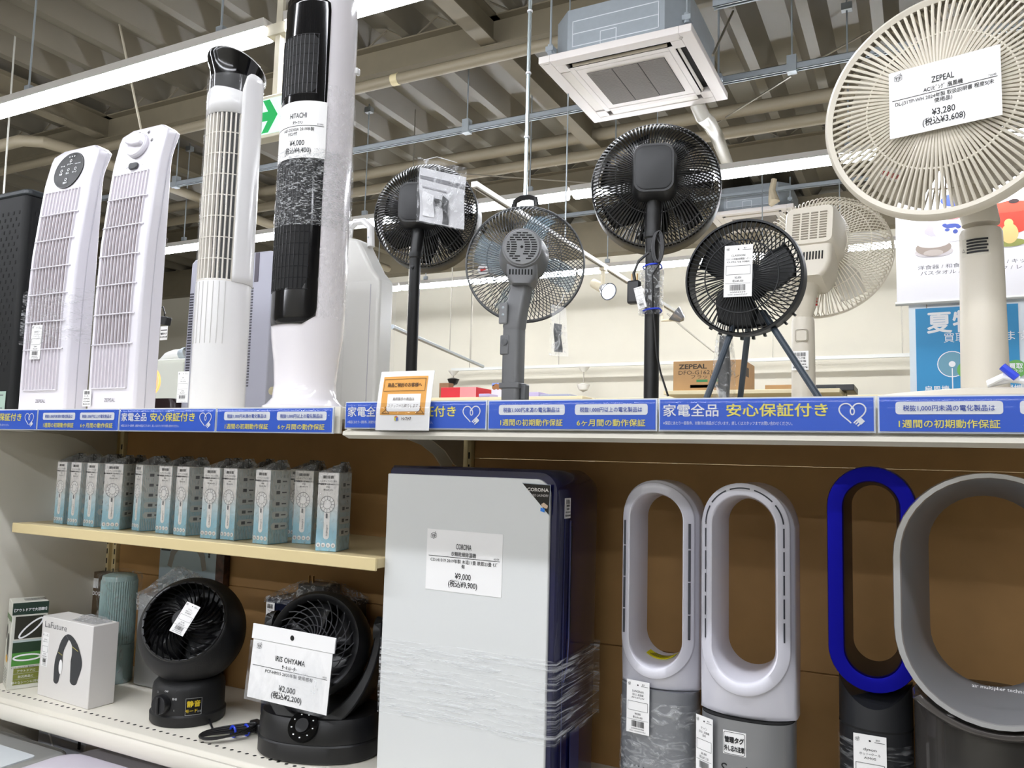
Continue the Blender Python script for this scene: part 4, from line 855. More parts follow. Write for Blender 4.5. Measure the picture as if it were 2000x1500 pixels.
# cable bundle
P = aZ(455, 1440, ZD)
t = thing('cable_bundle', 'coiled black power cord tied with blue ties, lying between the circulators', 'cable', (P.x-.03, P.y-.04, ZD+.004), -20); t.scale = (1.05, 1.05, 1.05)
for j in range(4):
    w_ = .010+.004*j; pts = []
    for k in range(28):
        a = 2*PI*k/28; x = w_*sin(a)*(1.2+.6*cos(a)); y = .055-.052*cos(a); pts.append((x+y*.3, y-.02, .004+.005*j*(.5-.5*cos(a))+.001))
    obj('cord_loop', MB().tube(pts, .0024, 6, closed=True), M_ADP, t)
for y in (.045, .07): obj('twist_tie', MB().tube([(y*.32+.012*cos(2*PI*k/14), y-.0, .008+.010*sin(2*PI*k/14)) for k in range(14)], .0026, 6, closed=True), mat('tie_blue', '1f3fd0', .4), t)
obj('plug', MB().b2((.0, .085, .0), (.045, .105, .02)), M_ADP, t, bev=.004)
# yoke circulator
C = Vector((-1.136, 1.378, ZD)); YS = 1.12
t = thing('yoke_circulator', 'black circulator fan on a U-shaped stand behind the hanging price card', 'circulator fan', (C.x, C.y, ZD+.0005), 18); t.scale = (YS, YS, YS)
M_BK2 = mat('satin_black', '1b1b1c', .42)
obj('base', MB().loft([oval(a, b, z, 56, 2.3) for a, b, z in ((.112, .085, 0), (.116, .089, .004), (.116, .089, .03), (.113, .087, .033))]), M_BK2, t)
obj('base_band', MB().loft([oval(a, b, z, 56, 2.3) for a, b, z in ((.114, .088, .034), (.114, .088, .06), (.110, .080, .075))]), M_BK2, t)
yk = MB(); rings = []
for k in range(37):
    th = R(172+196*k/36); u = abs(min(0, sin(th))); dp = .022+.056*u**1.3; ct, st = cos(th), sin(th); z0 = .217
    P_ = lambda rr_, zz_: (rr_*ct, z0+zz_*st)
    (xo, zo_), (xi, zi_) = P_(.116, .172), P_(.101, .142)
    rings.append([(xi, -dp*.9, zi_), (xo, -dp, zo_), (xo*1.01, -dp*.7, zo_-.002), (xo*1.01, dp*.7, zo_-.002), (xo, dp, zo_), (xi, dp*.9, zi_)])
yk.loft(rings); obj('yoke', yk, M_BK2, t, bev=.003, sm=50)
for s in (-1, 1): obj('pivot_cap', MB().lathe([(.0, .112), (.022, .112), (.024, .1)], 24, T(0, 0, .222) @ RY(90*s), caps=False), M_BK2, t)
zc = .193; rr = .092; Mh = T(0, -.012, zc) @ RX(-14)
obj('drum', MB().lathe([(.074, -.045), (.086, -.05), (rr, -.036), (rr+.001, -.01), (rr-.008, .03), (.06, .062), (.03, .07), (0, .07)], 52, Mh @ LM, caps=False), M_BK2, t, sm=50, solid=.002)
mb = MB()
for i in range(24):
    a0 = 2*PI*i/24; mb.tube([((.014+.062*u)*cos(a0+1.1*u), -.047-.01*(1-u*u), (.014+.062*u)*sin(a0+1.1*u)) for u in [k/8 for k in range(9)]], .0011, 5, Mh)
for r, y in ((.03, -.056), (.046, -.0535), (.062, -.05)): mb.tube([(r*cos(2*PI*k/40), y, r*sin(2*PI*k/40)) for k in range(40)], .001, 5, Mh, True)
mb.lathe([(.016, -.056), (.012, -.06), (0, -.06)], 20, Mh @ LM, caps=False); obj('spiral_grille', mb, mat('grille_satin', '3a3a3d', .3), t)
mb = MB()
for i in range(5):
    a0 = 2*PI*i/5; mb.grid(lambda u, v: ((.015+.055*u)*cos(a0+1.0*v), -.035+.025*v, (.015+.055*u)*sin(a0+1.0*v)), 4, 4, Mh)
obj('fan_blades', mb, mat('blade_black', '222224', .3), t, solid=.0015); obj('inner_back', MB().lathe([(0, .03), (.08, .02)], 28, Mh @ LM, caps=False), M_BLACK, t)
Md = T(0, -.088, .066) @ RX(-34)
k = obj('dial_plate', MB().lathe([(.027, -.006), (.027, .003), (0, .003)], 36, Md @ RX(90)), mat('gloss_black', '0b0b0c', .12), t)
obj('dial_ring', MB().lathe([(.013, .003), (.012, .008), (0, .008)], 28, Md @ RX(90)), M_BK2, k)
p_ = Print()
for i in range(9): a = R(230-40*i); p_.rect(.02*cos(a)-.0014, .02*sin(a)-.001, .02*cos(a)+.0014, .02*sin(a)+.001)
p_.build('dial_marks', WHITE_INK, k, Md, off=.0036)
wf2 = lambda x, z, o: ((lambda a: ((.1163+o)*sin(a), -(.0895+o)*cos(a), z))(R(38)+x/.1))
k = card('warning_sticker', .05, .019, PAPER, t, warp=lambda x, z, o: wf2(x, z+.007, o))
p_ = Print(); p_.rect(-.024, .001, -.004, .018); p_.build('yellow_print', mat('print_yellow2', 'f0e02a', .5), k, off=.0012, warp=lambda x, z, o: wf2(x, z+.007, o))
p_ = Print(); p_.line([(-.022, .005), (-.016, .014)], .001); p_.line([(-.016, .005), (-.022, .014)], .001); p_.line([(-.014, .005), (-.006, .007), (-.006, .012), (-.012, .012)], .0009); p_.line([(-.002, .009), (.004, .009), (.001, .016)], .0007, True); p_.text('注 意', .014, .0095, .007, bold=.02); p_.rect(-.002, .006, .022, .0065); p_.rect(-.002, .004, .018, .0045); p_.build('black_print', INK, k, off=.0016, warp=lambda x, z, o: wf2(x, z+.007, o))
a = aY(497, 1225, 1.262); b = aY(658, 1236, 1.262); c_ = aY(636, 1386, 1.25); d_ = aY(483, 1371, 1.25); W = (b-a).length; hh = (a-d_).length
M_ = T(*((c_+d_)/2)) ; M_.translation -= Vector((C.x, C.y, ZD+.0005))
tilt = math.degrees(math.atan2((a.x+b.x)/2-(c_.x+d_.x)/2, hh)); W /= YS; hh /= YS; M_.translation /= YS; M_ = RZ(-18) @ M_ @ RY(tilt) @ RX(-4)
c = price_card(t, M_, W*.96, hh*.78, 'IRIS OHYAMA', 'ｻｰｷｭﾚｰﾀｰ', '19033', ['PCF-HM15 2020年製 使用感有'], '¥2,000', '(税込¥2,200)')
h2 = hh*.2; mb = MB(); mb.grid(lambda u, v: ((u-.5)*W*1.0, -.001, hh*.785+v*h2), 1, 1, M_); mb.grid(lambda u, v: ((u-.5)*W*1.0, .0012, hh*.785+v*h2), 1, 1, M_); k = obj('sleeve_header', mb, PAPER, c)
p_ = Print(); p_.disc(0, hh*.785+h2*.5, .0045); p_.build('punch_hole', M_DARK, k, M_, off=.0018)
mb = MB(); mb.grid(lambda u, v: ((u-.5)*(W+.002), -.0022-.002*sin(PI*u), -.004+v*(hh*.79)), 8, 2, M_); obj('clear_sleeve', mb, film('sleeve_film', .02, .35, (14, 14, 10), dist=.1), c, sm=60)
# small black adapter by the dehumidifier
a = aZ(738, 1452, ZD); t = tag(obj('power_adapter', MB().b2((-.03, 0, 0), (.03, .04, .05), T(a.x-.005, a.y+.02, ZD+.0005)), M_ADP, bev=.004), 'small black power adapter between yoke circulator and white dehumidifier', 'adapter')
# ================================================================ below the lower shelf
M_GP = mat('grey_lid', '9a9a96', .35); M_LV = mat('lavender_white', 'dcd6e2', .25)
t = thing('air_purifier', 'grey appliance with white top panel at the bottom left corner', 'appliance', (-1.953, 1.13, .2205)); hh = .805-.2205
obj('body', MB().loft([[(x, y, z) for x, y in rrect(-.2, -.16, .2, .12, .03)] for z in (0, hh-.03)]), mat('light_grey_body', 'b9bcc0', .35), t)
obj('lid', MB().loft([[(x, y, z) for x, y in rrect(-.2*s, -.16*s, .2*s, .12*s, .03)] for z, s in ((hh-.03, 1), (hh-.006, 1), (hh, .96))]), M_GP, t)
obj('top_panel', MB().loft([[(x, y, z) for x, y in rrect(-.17, -.15, .17, .055, .01)] for z in (hh-.001, hh+.003)]), mat('pale_blue_white', 'd8dee2', .25), t)
t = thing('dehumidifier', 'lavender-white appliance top with grey rounded rear, bottom left of the photo', 'appliance', (-1.55, 1.165, .2205)); hh = .815-.2205
obj('body', MB().loft([[(x, y, z) for x, y in rrect(-.18, -.17, .2, .12, .06)] for z in (0, hh-.05)]), M_LV, t)
obj('rear_cover', MB().loft([[(x*s, y, z) for x, y in rrect(-.16, -.05, .2, .14, .07, 8)] for z, s in ((0, 1), (hh-.02, 1), (hh-.006, .98), (hh, .93))]), mat('warm_grey', '8d8a8c', .3), t)
obj('top_cover', MB().loft([[(x*s, y*s, z) for x, y in rrect(-.18, -.17, .17, .065, .05, 8)] for z, s in ((hh-.03, 1), (hh-.01, .99), (hh+.002, .95), (hh+.006, .8))]), M_LV, t)
a = aY(48, 1405, 1.36); b = aY(139, 1430, 1.36)
t = thing('grey_case', 'pale grey flat case standing under the lower shelf', 'case', ((a.x+b.x)/2, 1.40, .2205)); W = b.x-a.x
obj('shell', MB().b2((-W/2, 0, 0), (W/2, .1, .56)), mat('case_grey', 'b3b4ba', .4), t, bev=.004); obj('catch', MB().b2((W*.38, -.003, .51), (W*.42, 0, .53)), M_BLACK, t)
obj('strap', MB().tube([(-W*.3, -.003, .55), (W*.05, -.003, .44)], .002, 6), PAPER, t)
# ================================================================ upper shelf, left bay
M_HEAT = mat('heater_white', 'e6e3ea', .22); M_HSLAT = mat('heater_slat', 'dcd8de', .35); M_HGAP = mat('heater_gap_shade', '857a7b', .6)
obj_ = tag(obj('upper_shelf', MB().b2((-2.75, YF+.004, ZL-.03), (XA-.012, 2.3, ZL)), M_SHELF), 'short stretch of upper shelf at the left edge under the black appliance', 'shelf')
FZ = [(0, 0), (.13, -.001), (.26, -.001), (.40, .003), (.50, .012), (.60, .022), (.68, .038), (.70, .05)]
def slim_heater(x, y, W, HH, label, dial):
    s = HH/.70; t = thing('slim_heater', label, 'tower heater', (x, y, ZL+.0005), 0, None)
    def fy(z):
        z = max(0, min(.7, z/s))
        for (a, u), (b, v) in zip(FZ, FZ[1:]):
            if z <= b: return u+(v-u)*(z-a)/(b-a)
        return FZ[-1][1]
    rings = []
    for k in range(41):
        z = HH*k/40; zz = z/s
        w_ = W/2-(.03*(1-math.sqrt(max(0, 1-((zz-.67)/.03)**2))) if zz > .67 else 0); f = fy(z)
        b = .062+(.03*((zz-.6)/.1)**1.5 if zz > .6 else 0)
        rings.append([(-w_+.006, f, z), (w_-.006, f, z), (w_, f+.006, z), (w_-.004, b, z), (-w_+.004, b, z), (-w_, f+.006, z)])
    obj('body', MB().loft(rings), M_HEAT, t, sm=50, bev=.002)
    sm_ = MB(); obj('side_seam', MB().tube([(W/2-.0012, fy(HH*k/20*.97)+.03, HH*k/20*.97) for k in range(21)], .0011, 5), mat('seam_grey', 'b7b4bc', .4), t)
    hw = W*.355; z0, z1 = .052*s, .575*s; ox = -.004
    wf = lambda x_, z, o: (x_, fy(z)-o, z)
    mb = MB(); mb.grid(lambda u, v: wf(ox-hw+2*hw*u, z0+(z1-z0)*v, .0008), 2, 30); g = obj('grille_panel', mb, mat('grille_closed', 'd3cdd3', .4), t)
    mb = MB(); mb.grid(lambda u, v: wf(ox-hw*.95+2*hw*.95*u, (.155+.355*v)*s, .0012), 2, 24); obj('grille_gap_shade', mb, M_HGAP, g)  # darker sheet on the solid front paints the shaded recess between slats
    mb = MB(); nb = 10
    for i in range(nb+1):
        xx = ox-hw+2*hw*i/nb
        mb.loft([[wf(xx-.0016, z0+(z1-z0)*k/24, 0), wf(xx-.0012, z0+(z1-z0)*k/24, .005), wf(xx+.0012, z0+(z1-z0)*k/24, .005), wf(xx+.0016, z0+(z1-z0)*k/24, 0)] for k in range(25)])
    obj('vertical_slats', mb, M_HSLAT, g)
    mb = MB()
    for zz in (.155, .226, .297, .368, .44, .51):
        z = zz*s; mb.tube([wf(ox-hw-.012, z, .002), wf(ox-hw, z, .0055), wf(ox+hw, z, .0055), wf(ox+hw+.012, z, .002)], .0017, 6)
    for z in (z0, z1): mb.tube([wf(ox-hw, z, .002), wf(ox+hw, z, .002)], .002, 6)
    obj('cross_bars', mb, M_HEAT, g)
    p_ = Print(); p_.text('ZEPEAL', 0, .02*s, .012, width=.04, bold=.02); p_.build('brand_print', mat('heater_print', '8d8a90', .5), t, warp=wf)
    if not dial:
        mb = MB(); c_ = .632*s; mb.add([wf(0, c_, .0028)]+[wf(.056*cos(2*PI*k/48), c_+.05*sin(2*PI*k/48), .0028) for k in range(48)], [(0, 1+k, 1+(k+1) % 48) for k in range(48)]); k = obj('touch_panel', mb, mat('panel_gloss', '040405', .3, spec=.12), t)
        obj('panel_ring', MB().tube([wf(.056*cos(2*PI*k/48), c_+.05*sin(2*PI*k/48), .0018) for k in range(48)], .0016, 6, closed=True), M_BLACK, k)
        p_ = Print()
        for xx, zz, a in ((-.028, -.002, '風量'), (0, -.002, '切/入'), (.028, -.002, 'モード'), (0, -.03, '首振り'), (0, .024, 'タイマー')):
            p_.text(a, xx, c_+zz-.009, .0062, bold=.02); p_.ring(xx, c_+zz+.003, .0036, .0014, 14)
        for i in range(3): p_.rect(-.012+.01*i, c_+.038, -.008+.01*i, c_+.041); p_.rect(-.036+.006*i, c_+.013, -.033+.006*i, c_+.016)
        p_.text('1H 2H 4H 8H', .032, c_+.014, .004, bold=.02)
        p_.build('panel_marks', WHITE_INK, k, off=.0034, warp=wf)
    else:
        c_ = .645*s; an = 15
        Md = T(0, fy(c_)-.001, c_) @ RX(-14)
        k = obj('dial', MB().lathe([(.034, 0), (.034, .007), (.031, .011), (0, .011)], 40, Md @ RX(90)), M_HEAT, t); obj('dial_grip', MB().prism([(-.03, -.003), (-.028, .006), (.0, .009), (.028, .006), (.03, -.003), (0, -.008)], -.022, -.010, 'Y', Md @ RY(10)), M_HEAT, k, bev=.003)
        obj('swing_button', MB().loft([[(p[0], fy(.585*s)-.001-o, .592*s+p[1]) for p in rrect(-.017*q, -.0085*q, .017*q, .0085*q, .008*q)] for o, q in ((0, 1), (.003, .98), (.005, .8))]), mat('button_dark', '3a3b3d', .3), t)
        p_ = Print()
        for a in (165, 110, 60, 15):
            xx, zz = .044*cos(R(a)), c_+.042*sin(R(a)); p_.ring(xx, zz, .0035, .0014, 12); p_.rect(xx-.0012, zz-.004, xx+.0012, zz+.002)
        p_.text('首振り', 0, .578*s-.003, .006); p_.ring(-.026, .592*s, .0025, .001, 10); p_.text('入', .03, .59*s, .006)
        p_.build('dial_marks', INK, t, off=.001, warp=wf)
    return t, fy, wf
t, fy, wf = slim_heater(-1.975, 1.25, .19, .70, 'white slim tower heater with a round black touch panel, left of its dial-topped twin', False)
price_tag(t, T(-.026, fy(.17)-.007, .13) @ RY(1), .042, .088, 'ZEPEAL', ('タッチパネル', 'スリムヒーター'), '¥2,980', '税込¥3,278', 7)
mb = MB(); mb.loft([[(-.097, fy(z)-.0065, z), (.0, fy(z)-.0075, z), (.097, fy(z)-.0065, z), (.0975, .064, z), (-.0975, .064, z)] for z in [.17+.14*k/8 for k in range(9)]], True, False); obj('film_wrap', mb, film('heater_wrap', 0, .4, (25, 25, 90), rough=.1), t, sm=60)
t, fy, wf = slim_heater(-1.718, 1.255, .172, .715, 'white slim tower heater with a round white dial on top', True)
sticker(t, T(-.078, -.0045, .01), .03, .04, 12, lines=('ヒーター', 'ZEPEAL', '¥2,480', '税込¥2,728'))
# black appliance at the left edge
t = thing('air_cleaner', 'black perforated tower appliance cut off by the left edge of the photo', 'appliance', (-2.335, 1.33, ZL+.0005)); hh = .62
obj('body', MB().loft([[(x, y, z) for x, y in rrect(-.12, 0, .105-.012*z, .18, .02)] for z in (.0, .1, hh-.01, hh)]), mat('charcoal_plastic', '111213', .5, spec=.3), t, bev=.004)
obj('top_lid', MB().loft([[(x, y, z) for x, y in rrect(-.118, .0, .1, .18, .02)] for z in (hh, hh+.018)]), mat('slate_plastic', '2c3134', .35), t, bev=.005)
mb = MB(); mb2 = MB()
for i in range(26):
    for j in range(7):
        z = .12+.018*i; xr = .105-.012*z
        mb.box((xr+.0003, .02+.022*j+(.011 if i % 2 else 0), z), (.001, .005, .011)); mb2.box((-.1+.026*j+(.013 if i % 2 else 0), -.0003, z), (.006, .001, .010))
tag(obj('side_vent_holes', mb, M_DARK, t), kind='stuff'); tag(obj('front_vent_holes', mb2, M_DARK, t), kind='stuff')
obj('grey_knob', MB().loft([[(.106+o, y, z) for y, z in rrect(.02, .21, .075, .33, .02)] for o in (0, .02, .026)]), mat('knob_grey', '6c6f74', .4), t, bev=.006)
k = card('info_label', .2, .06, mat('label_mint', '9fb5a8', .5), t, T(-.02, -.002, .0)); p_ = Print()
for i in range(4): p_.rect(-.09, .012+.012*i, .09-.02*(i % 3), .015+.012*i)
p_.build('label_lines', GREY_INK, k, T(-.02, -.002, .0))
# white tower fan with cream slats
M_TW = mat('tower_white', 'e4e3e2', .2); M_CRSL = mat('tower_cream_slat', 'dcd6cb', .35); M_GLB = mat('gloss_black2', '0c0c0e', .1)
t = thing('tower_fan', 'white tower fan with cream vertical slats and slanted black top', 'tower fan', (-1.462, 1.345, ZL+.0005)); r0 = .0615
def cs(a, r, z): return (r*sin(R(a)), -r*cos(R(a)), z)
obj('body', MB().loft([[cs(360*k/48, r*(1 if True else 1), z) for k in range(48)] for r, z in ((r0*.97, 0), (r0, .006), (r0, .30), (r0*.99, .305))]), M_TW, t, sm=50)
obj('inner_core', MB().loft([[cs(360*k/32, r0*.78, z) for k in range(32)] for z in (.3, .72)]), M_DARK, t)
sh = MB(); n = 30; rings = []
for z in [.3+.52*k/30 for k in range(31)]:
    rings.append([cs(62+236*k/n, r0, z) for k in range(n+1)])
def edge(a): return min(1, max(0, (a-62)/22))
vs = []
for j in range(31):
    vs.append([cs(62+236*k/n, r0*1.02, .3+(.505-.045*(1-math.sqrt(1-(1-edge(62+236*k/n))**2)))*j/30) for k in range(n+1)])
obj('white_shell', MB().loft(vs, False, False), M_TW, t, sm=50, solid=.003)
mb = MB(); ns = 13
for i in range(ns):
    a = -62+124*i/(ns-1); mb.loft([[cs(a-2.2, r0*.88, z), cs(a-1.6, r0, z), cs(a+1.6, r0, z), cs(a+2.2, r0*.88, z)] for z in (.302, .5, .7)])
for k in range(9):
    z = .302+.05*k; mb.tube([cs(-62+124*q/20, r0*.985, z) for q in range(21)], .0013, 5)
obj('slat_grille', mb, M_CRSL, t)
mb = MB()
for i in range(9): a = -50+100*i/8; mb.tube([cs(a, r0*1.004, .155), cs(a, r0*1.004, .298)], .001, 5)
obj('front_grooves', mb, mat('groove_grey', 'c9c7c4', .4), t)
obj('upper_front', MB().loft([[cs(-64+128*k/20, r0*1.002, z-(.012*abs(k-10)/10 if z > .75 else 0)) for k in range(21)] for z in (.70, .765)], False, False), M_TW, t, sm=50, solid=.002)
top = lambda a: .83+.028*cos(R(a))
rings = []
for f, r in ((0, r0*.94), (.55, r0*.94), (.8, r0*1.0), (.93, r0*1.09), (1, r0*1.11)):
    rings.append([cs(360*k/48, r, .735+(top(360*k/48)-.735)*f) for k in range(48)])
rings.append([cs(360*k/48, r0*.9, top(360*k/48)-.004) for k in range(48)])
obj('black_top', MB().loft(rings), M_GLB, t, sm=50)
obj('top_rim', MB().tube([cs(360*k/48, r0*1.11, top(360*k/48)) for k in range(48)], .0012, 6, closed=True), M_TW, t)
mb = MB(); rn = random.Random(11)
mb.loft([[cs(360*k/36, r0*(1.05+.015*rn.random()), z) for k in range(36)] for z in [.004+.79*q/24 for q in range(25)]], True, False); obj('film_wrap', mb, clear('tower_film', fac=.07, rough=.08), t, sm=80)
price_tag(t, T(-.056, -.052, .02) @ RZ(0), .036, .072, '無印', ('タワーファン', '2021年製'), '¥3,980', '税込¥4,378', 5)
# tall tower fan with black front
t = thing('tower_fan', 'tallest white tower fan with glossy black front and white price label', 'tower fan', (-1.212, 1.36, ZL+.0005)); r1 = .0795
WP = [(0, .094, .082), (.012, .095, .083), (.016, .088, .075), (.03, .074, .064), (.06, .070, .062), (.11, .073, .066), (.16, .080, .074), (.2, r1, .08), (.5, r1, .08), (.9, r1*.985, .08), (.94, r1*.95, .075), (.965, r1*.85, .066), (.975, r1*.6, .05)]
obj('body', MB().loft([[(a*sin(2*PI*k/56), -b*cos(2*PI*k/56), z) for k in range(56)] for z, a, b in WP]), mat('pearl_white', 'e6e2e6', .15, coat=.5), t, sm=60)
def pan(a0, a1, z0, z1, cr, ra, o=0, nu=24, nv=40):
    am = (a0+a1)/2; ah = (a1-a0)/2
    def f(u, v):
        z = z0+(z1-z0)*v; d = min(z-z0, z1-z); s = 1 if d >= cr else 1-(1-math.sqrt(max(0, 1-(1-d/cr)**2)))*cr/(R(ah)*ra)
        a = am+ah*(2*u-1)*s; return ((ra+o)*sin(R(a)), -(ra*.985+o)*cos(R(a)), z)
    mb = MB(); mb.grid(f, nu, nv); return mb
bp = obj('black_front', pan(-57, 53, .185, .925, .03, r1, .0012), M_GLB, t, sm=60, solid=.002)
gr = MB()
for z0, z1, n in ((.695, .83, 6), (.26, .56, 12)):
    for i in range(13):
        a = -50+86*i/12; gr.tube([((r1+.003)*sin(R(a)), -(r1*.985+.003)*cos(R(a)), z) for z in (z0, z1)], .0009, 5)
    for k in range(n+1):
        z = z0+(z1-z0)*k/n; gr.tube([((r1+.0026)*sin(R(-52+90*q/16)), -(r1*.985+.0026)*cos(R(-52+90*q/16)), z) for q in range(17)], .0009, 5)
obj('grille', gr, mat('grille_black2', '252528', .25), bp)
for z0, z1 in ((.262, .558), (.697, .828)): obj('grille_recess', pan(-50, 37, z0, z1, .01, r1, .0026, 16, 12), M_DARK, bp, sm=60)
cw = lambda x, z, o: ((r1+.0045+o)*sin(R(-6)+x/r1), -(r1*.985+.0045+o)*cos(R(-6)+x/r1), z+.548)
price_card(t, I4, .165, .128, 'HITACHI', 'ﾀﾜｰﾌｧﾝ', '33190', ['HSF-DS300A 2019年製', 'ﾘﾓｺﾝ付'], '¥4,000', '(税込¥4,400)', warp=cw, shift=.022)
mb = MB(); rn = random.Random(12)
mb.loft([[((r1+.004+.0025*rn.random())*sin(2*PI*k/40), -(r1*.985+.0045+.0025*rn.random())*cos(2*PI*k/40), z) for k in range(40)] for z in [.40+.17*q/10 for q in range(11)]], True, False); obj('film_wrap', mb, film('tower_wrap', .04, .8, (60, 60, 160), rough=.08), t, sm=60)
mb = MB(); mb.loft([[((r1+.004)*sin(R(52+110*k/20)), -(r1*.985+.004)*cos(R(52+110*k/20)), z) for k in range(21)] for z in [.2+.52*q/20 for q in range(21)]], False, False); obj('side_film', mb, film('side_wrap', 0, .3, (120, 120, 60), bump=.003), t, sm=60)
obj('side_button', MB().box((r1+.002, .03, .78), (.008, .014, .016)), M_TW, t, bev=.003)
# white dehumidifier with handle
a = aY(640, 500, 1.80); b = aY(742, 540, 1.80); W = b.x-a.x
t = thing('white_dehumidifier', 'large white dehumidifier with a carry handle behind the tallest tower fan', 'dehumidifier', ((a.x+b.x)/2, 1.80, ZL+.0005)); z1 = b.z-ZL; z2 = aY(690, 468, 1.8).z-ZL
P = [(-W/2, 0), (W/2, 0), (W/2, z1-.012), (W/2-.006, z1), (W/2-.03, z1+.025), (.012, z2), (-.02, z2+.008), (-W/2, z2+.008)]
obj('body', MB().prism(P, 0, .07, 'Y'), mat('ivory_white', 'dad9d4', .3), t, bev=.01, seg=3)
hx = aY(704, 440, 1.80).x-t.location.x; hz = aY(700, 422, 1.80).z-ZL
mb = MB(); mb.loft([[(x, y, z) for x, z in rrect(hx-.05, z2-.02, hx+.012, hz, .022)] for y in (.03, .06)]); 
obj('handle', MB().tube([(hx-.075, .04, z2), (hx-.07, .04, hz-.02), (hx-.05, .04, hz-.004), (hx-.02, .04, hz-.004), (hx+.006, .04, hz-.025), (hx+.01, .04, z2-.015)], .011, 10), mat('tower_white', 'e4e3e2', .2), t)
mb = MB(); [mb.lathe([(.003, 0), (0, -.001)], 8, T(hx+.008, .028, z2+.01+.055*i) @ RX(90)) for i in range(2)]; obj('screws', mb, M_GALV, t)
sm_ = obj('side_seam', MB().tube([(W/2-.03, -.0005, .02), (W/2-.03, -.0005, z1-.02)], .0012, 5), mat('seam_grey', 'b7b4bc', .4), t)
mb = MB(); mb.loft([[(-.02, -.006, z), (W*.2, -.004, z), (W/2+.003, -.003, z), (W/2+.005, .075, z), (-.02, .075, z)] for z in [.01+(z1-.02)*k/8 for k in range(9)]], True, False); obj('film_wrap', mb, clear('tower_film', fac=.07, rough=.08), t, sm=80)
# lavender panel tower behind the cream-slatted tower fan
a = aY(365, 600, 1.72); b = aY(529, 600, 1.72); W = b.x-a.x; z1 = aY(505, 492, 1.72).z-ZL; z0 = aY(374, 516, 1.72).z-ZL
t = thing('panel_heater', 'lavender-grey flat panel appliance with slotted edges, behind the cream-slatted tower fan', 'appliance', ((a.x+b.x)/2, 1.72, ZL+.0005)); M_LG = mat('lavender_grey', 'b7b8c4', .35)
obj('body', MB().prism([(-W/2, 0), (W/2, 0), (W/2, z1-.01), (W/2-.015, z1), (-W/2+.025, z1), (-W/2+.01, z0)], 0, .14, 'Y'), M_LG, t, bev=.004)
obj('top_strip', MB().b2((W/2-.07, -.002, z1-.09), (W/2-.055, 0, z1-.003)), mat('strip_dark', '5b5560', .4), t)
for s, x0 in ((0, -W/2+.012), (1, W/2-.088)):
    mb = MB(); [mb.b2((x0, -.001, .1+.0085*i), (x0+.016, .0, .1+.0085*i+.005)) for i in range(int((z1-.2)/.0085))]; obj('slot_column', mb, mat('slot_dark', '4c4c55', .7), t)
# white slotted heater behind the tallest tower fan
a = aY(530, 600, 1.60); b = aY(600, 600, 1.60); W = b.x-a.x; z1 = aY(545, 476, 1.6).z-ZL
t = thing('slotted_heater', 'white rounded appliance with a column of dark square slots, left of the tallest tower fan', 'appliance', ((a.x+b.x)/2, 1.62, ZL+.0005))
obj('body', MB().loft([[(x*s, y, z) for x, y in rrect(-W/2, 0, W/2, .08, .025)] for z, s in ((0, 1), (z1-.03, .92), (z1-.008, .84), (z1, .6))]), mat('soft_white', 'dcdad8', .3), t)
mb = MB()
for i in range(10): z = .13+.028*i; mb.b2((-W/2*(1-.08*z/z1)+.006, -.001, z), (-W/2*(1-.08*z/z1)+.018, .012, z+.016))
obj('slots', mb, mat('slot_dark', '4c4c55', .7), t); obj('knob', MB().lathe([(.011, 0), (.011, .012), (0, .014)], 18, T(-W*.42, -.001, .075) @ RX(90)), mat('knob_cream', 'c6bd9c', .4), t)
# things standing beyond the dial heater
a = aY(262, 600, 1.86); b = aY(300, 470, 1.86); z1 = aY(315, 455, 1.86).z-ZL
t = thing('stand_lamp', 'dark brown tall appliance whose top corner shows right of the dial heater', 'appliance', (a.x, 1.86, ZL+.0005)); M_BRN = mat('dark_brown', '2c1d1e', .3)
obj('post', MB().b2((-.03, 0, 0), (.012, .05, z1-.05)), M_BRN, t); obj('head', MB().prism([(-.05, z1-.055), (b.x-a.x-.022, z1-.06), (b.x-a.x, z1-.006), (b.x-a.x, z1), (-.05, z1)], 0, .06, 'Y'), M_BRN, t, bev=.003)
t = thing('brown_box', 'dark maroon low appliance behind the dial heater foot', 'appliance', (aY(300, 790, 1.7).x, 1.7, ZL+.0005)); b = aY(340, 778, 1.7); W = b.x-t.location.x; z1 = b.z-ZL
obj('body', MB().loft([[(x, y, z) for x, y in rrect(-.14, 0, W-q, .12, .02)] for z, q in ((0, -.006), (z1-.012, 0), (z1, .012))]), M_BRN, t)
t = thing('wire_lamp', 'glowing wire-basket lamp behind the dial heater', 'lamp', (aY(296, 745, 2.08).x, 2.08, ZL+.0005)); z0 = aY(296, 745, 2.08).z-ZL; M_GLOW = mat('glowing_wire', 'ffb468', .4, emit=.9)
obj('stem', MB().tube([(0, 0, 0), (0, 0, z0-.08)], .008, 8), M_BRN, t); obj('base', MB().lathe([(.05, 0), (.05, .01), (0, .014)], 24), M_BRN, t)
for k in range(7):
    a = -75+25*k; obj('wire', MB().tube([(.03*cos(R(q))*cos(R(a)), -.03*cos(R(q))*sin(R(a)), z0+.05*sin(R(q))) for q in range(-90, 91, 15)], .0028, 5), M_GLOW, t)
obj('bulb', MB().lathe([(.0, z0+.03), (.018, z0+.015), (.02, z0-.01), (.01, z0-.03), (0, z0-.03)], 16), mat('lamp_glow', 'ffe6bd', .4, emit=4), t)
z1 = aY(350, 700, 2.9).z
t = thing('white_cabinet', 'pale grey-white cabinet top beyond the dial heater', 'cabinet', (aY(340, 700, 2.9).x, 2.9, 0)); obj('body', MB().b2((-.35, 0, 0), (.5, .5, z1)), mat('cabinet_pale', 'd3d5ca', .5), t, bev=.006); obj('door', MB().b2((-.34, -.01, .1), (.08, 0, z1-.02)), mat('cabinet_pale', 'd3d5ca', .5), t)
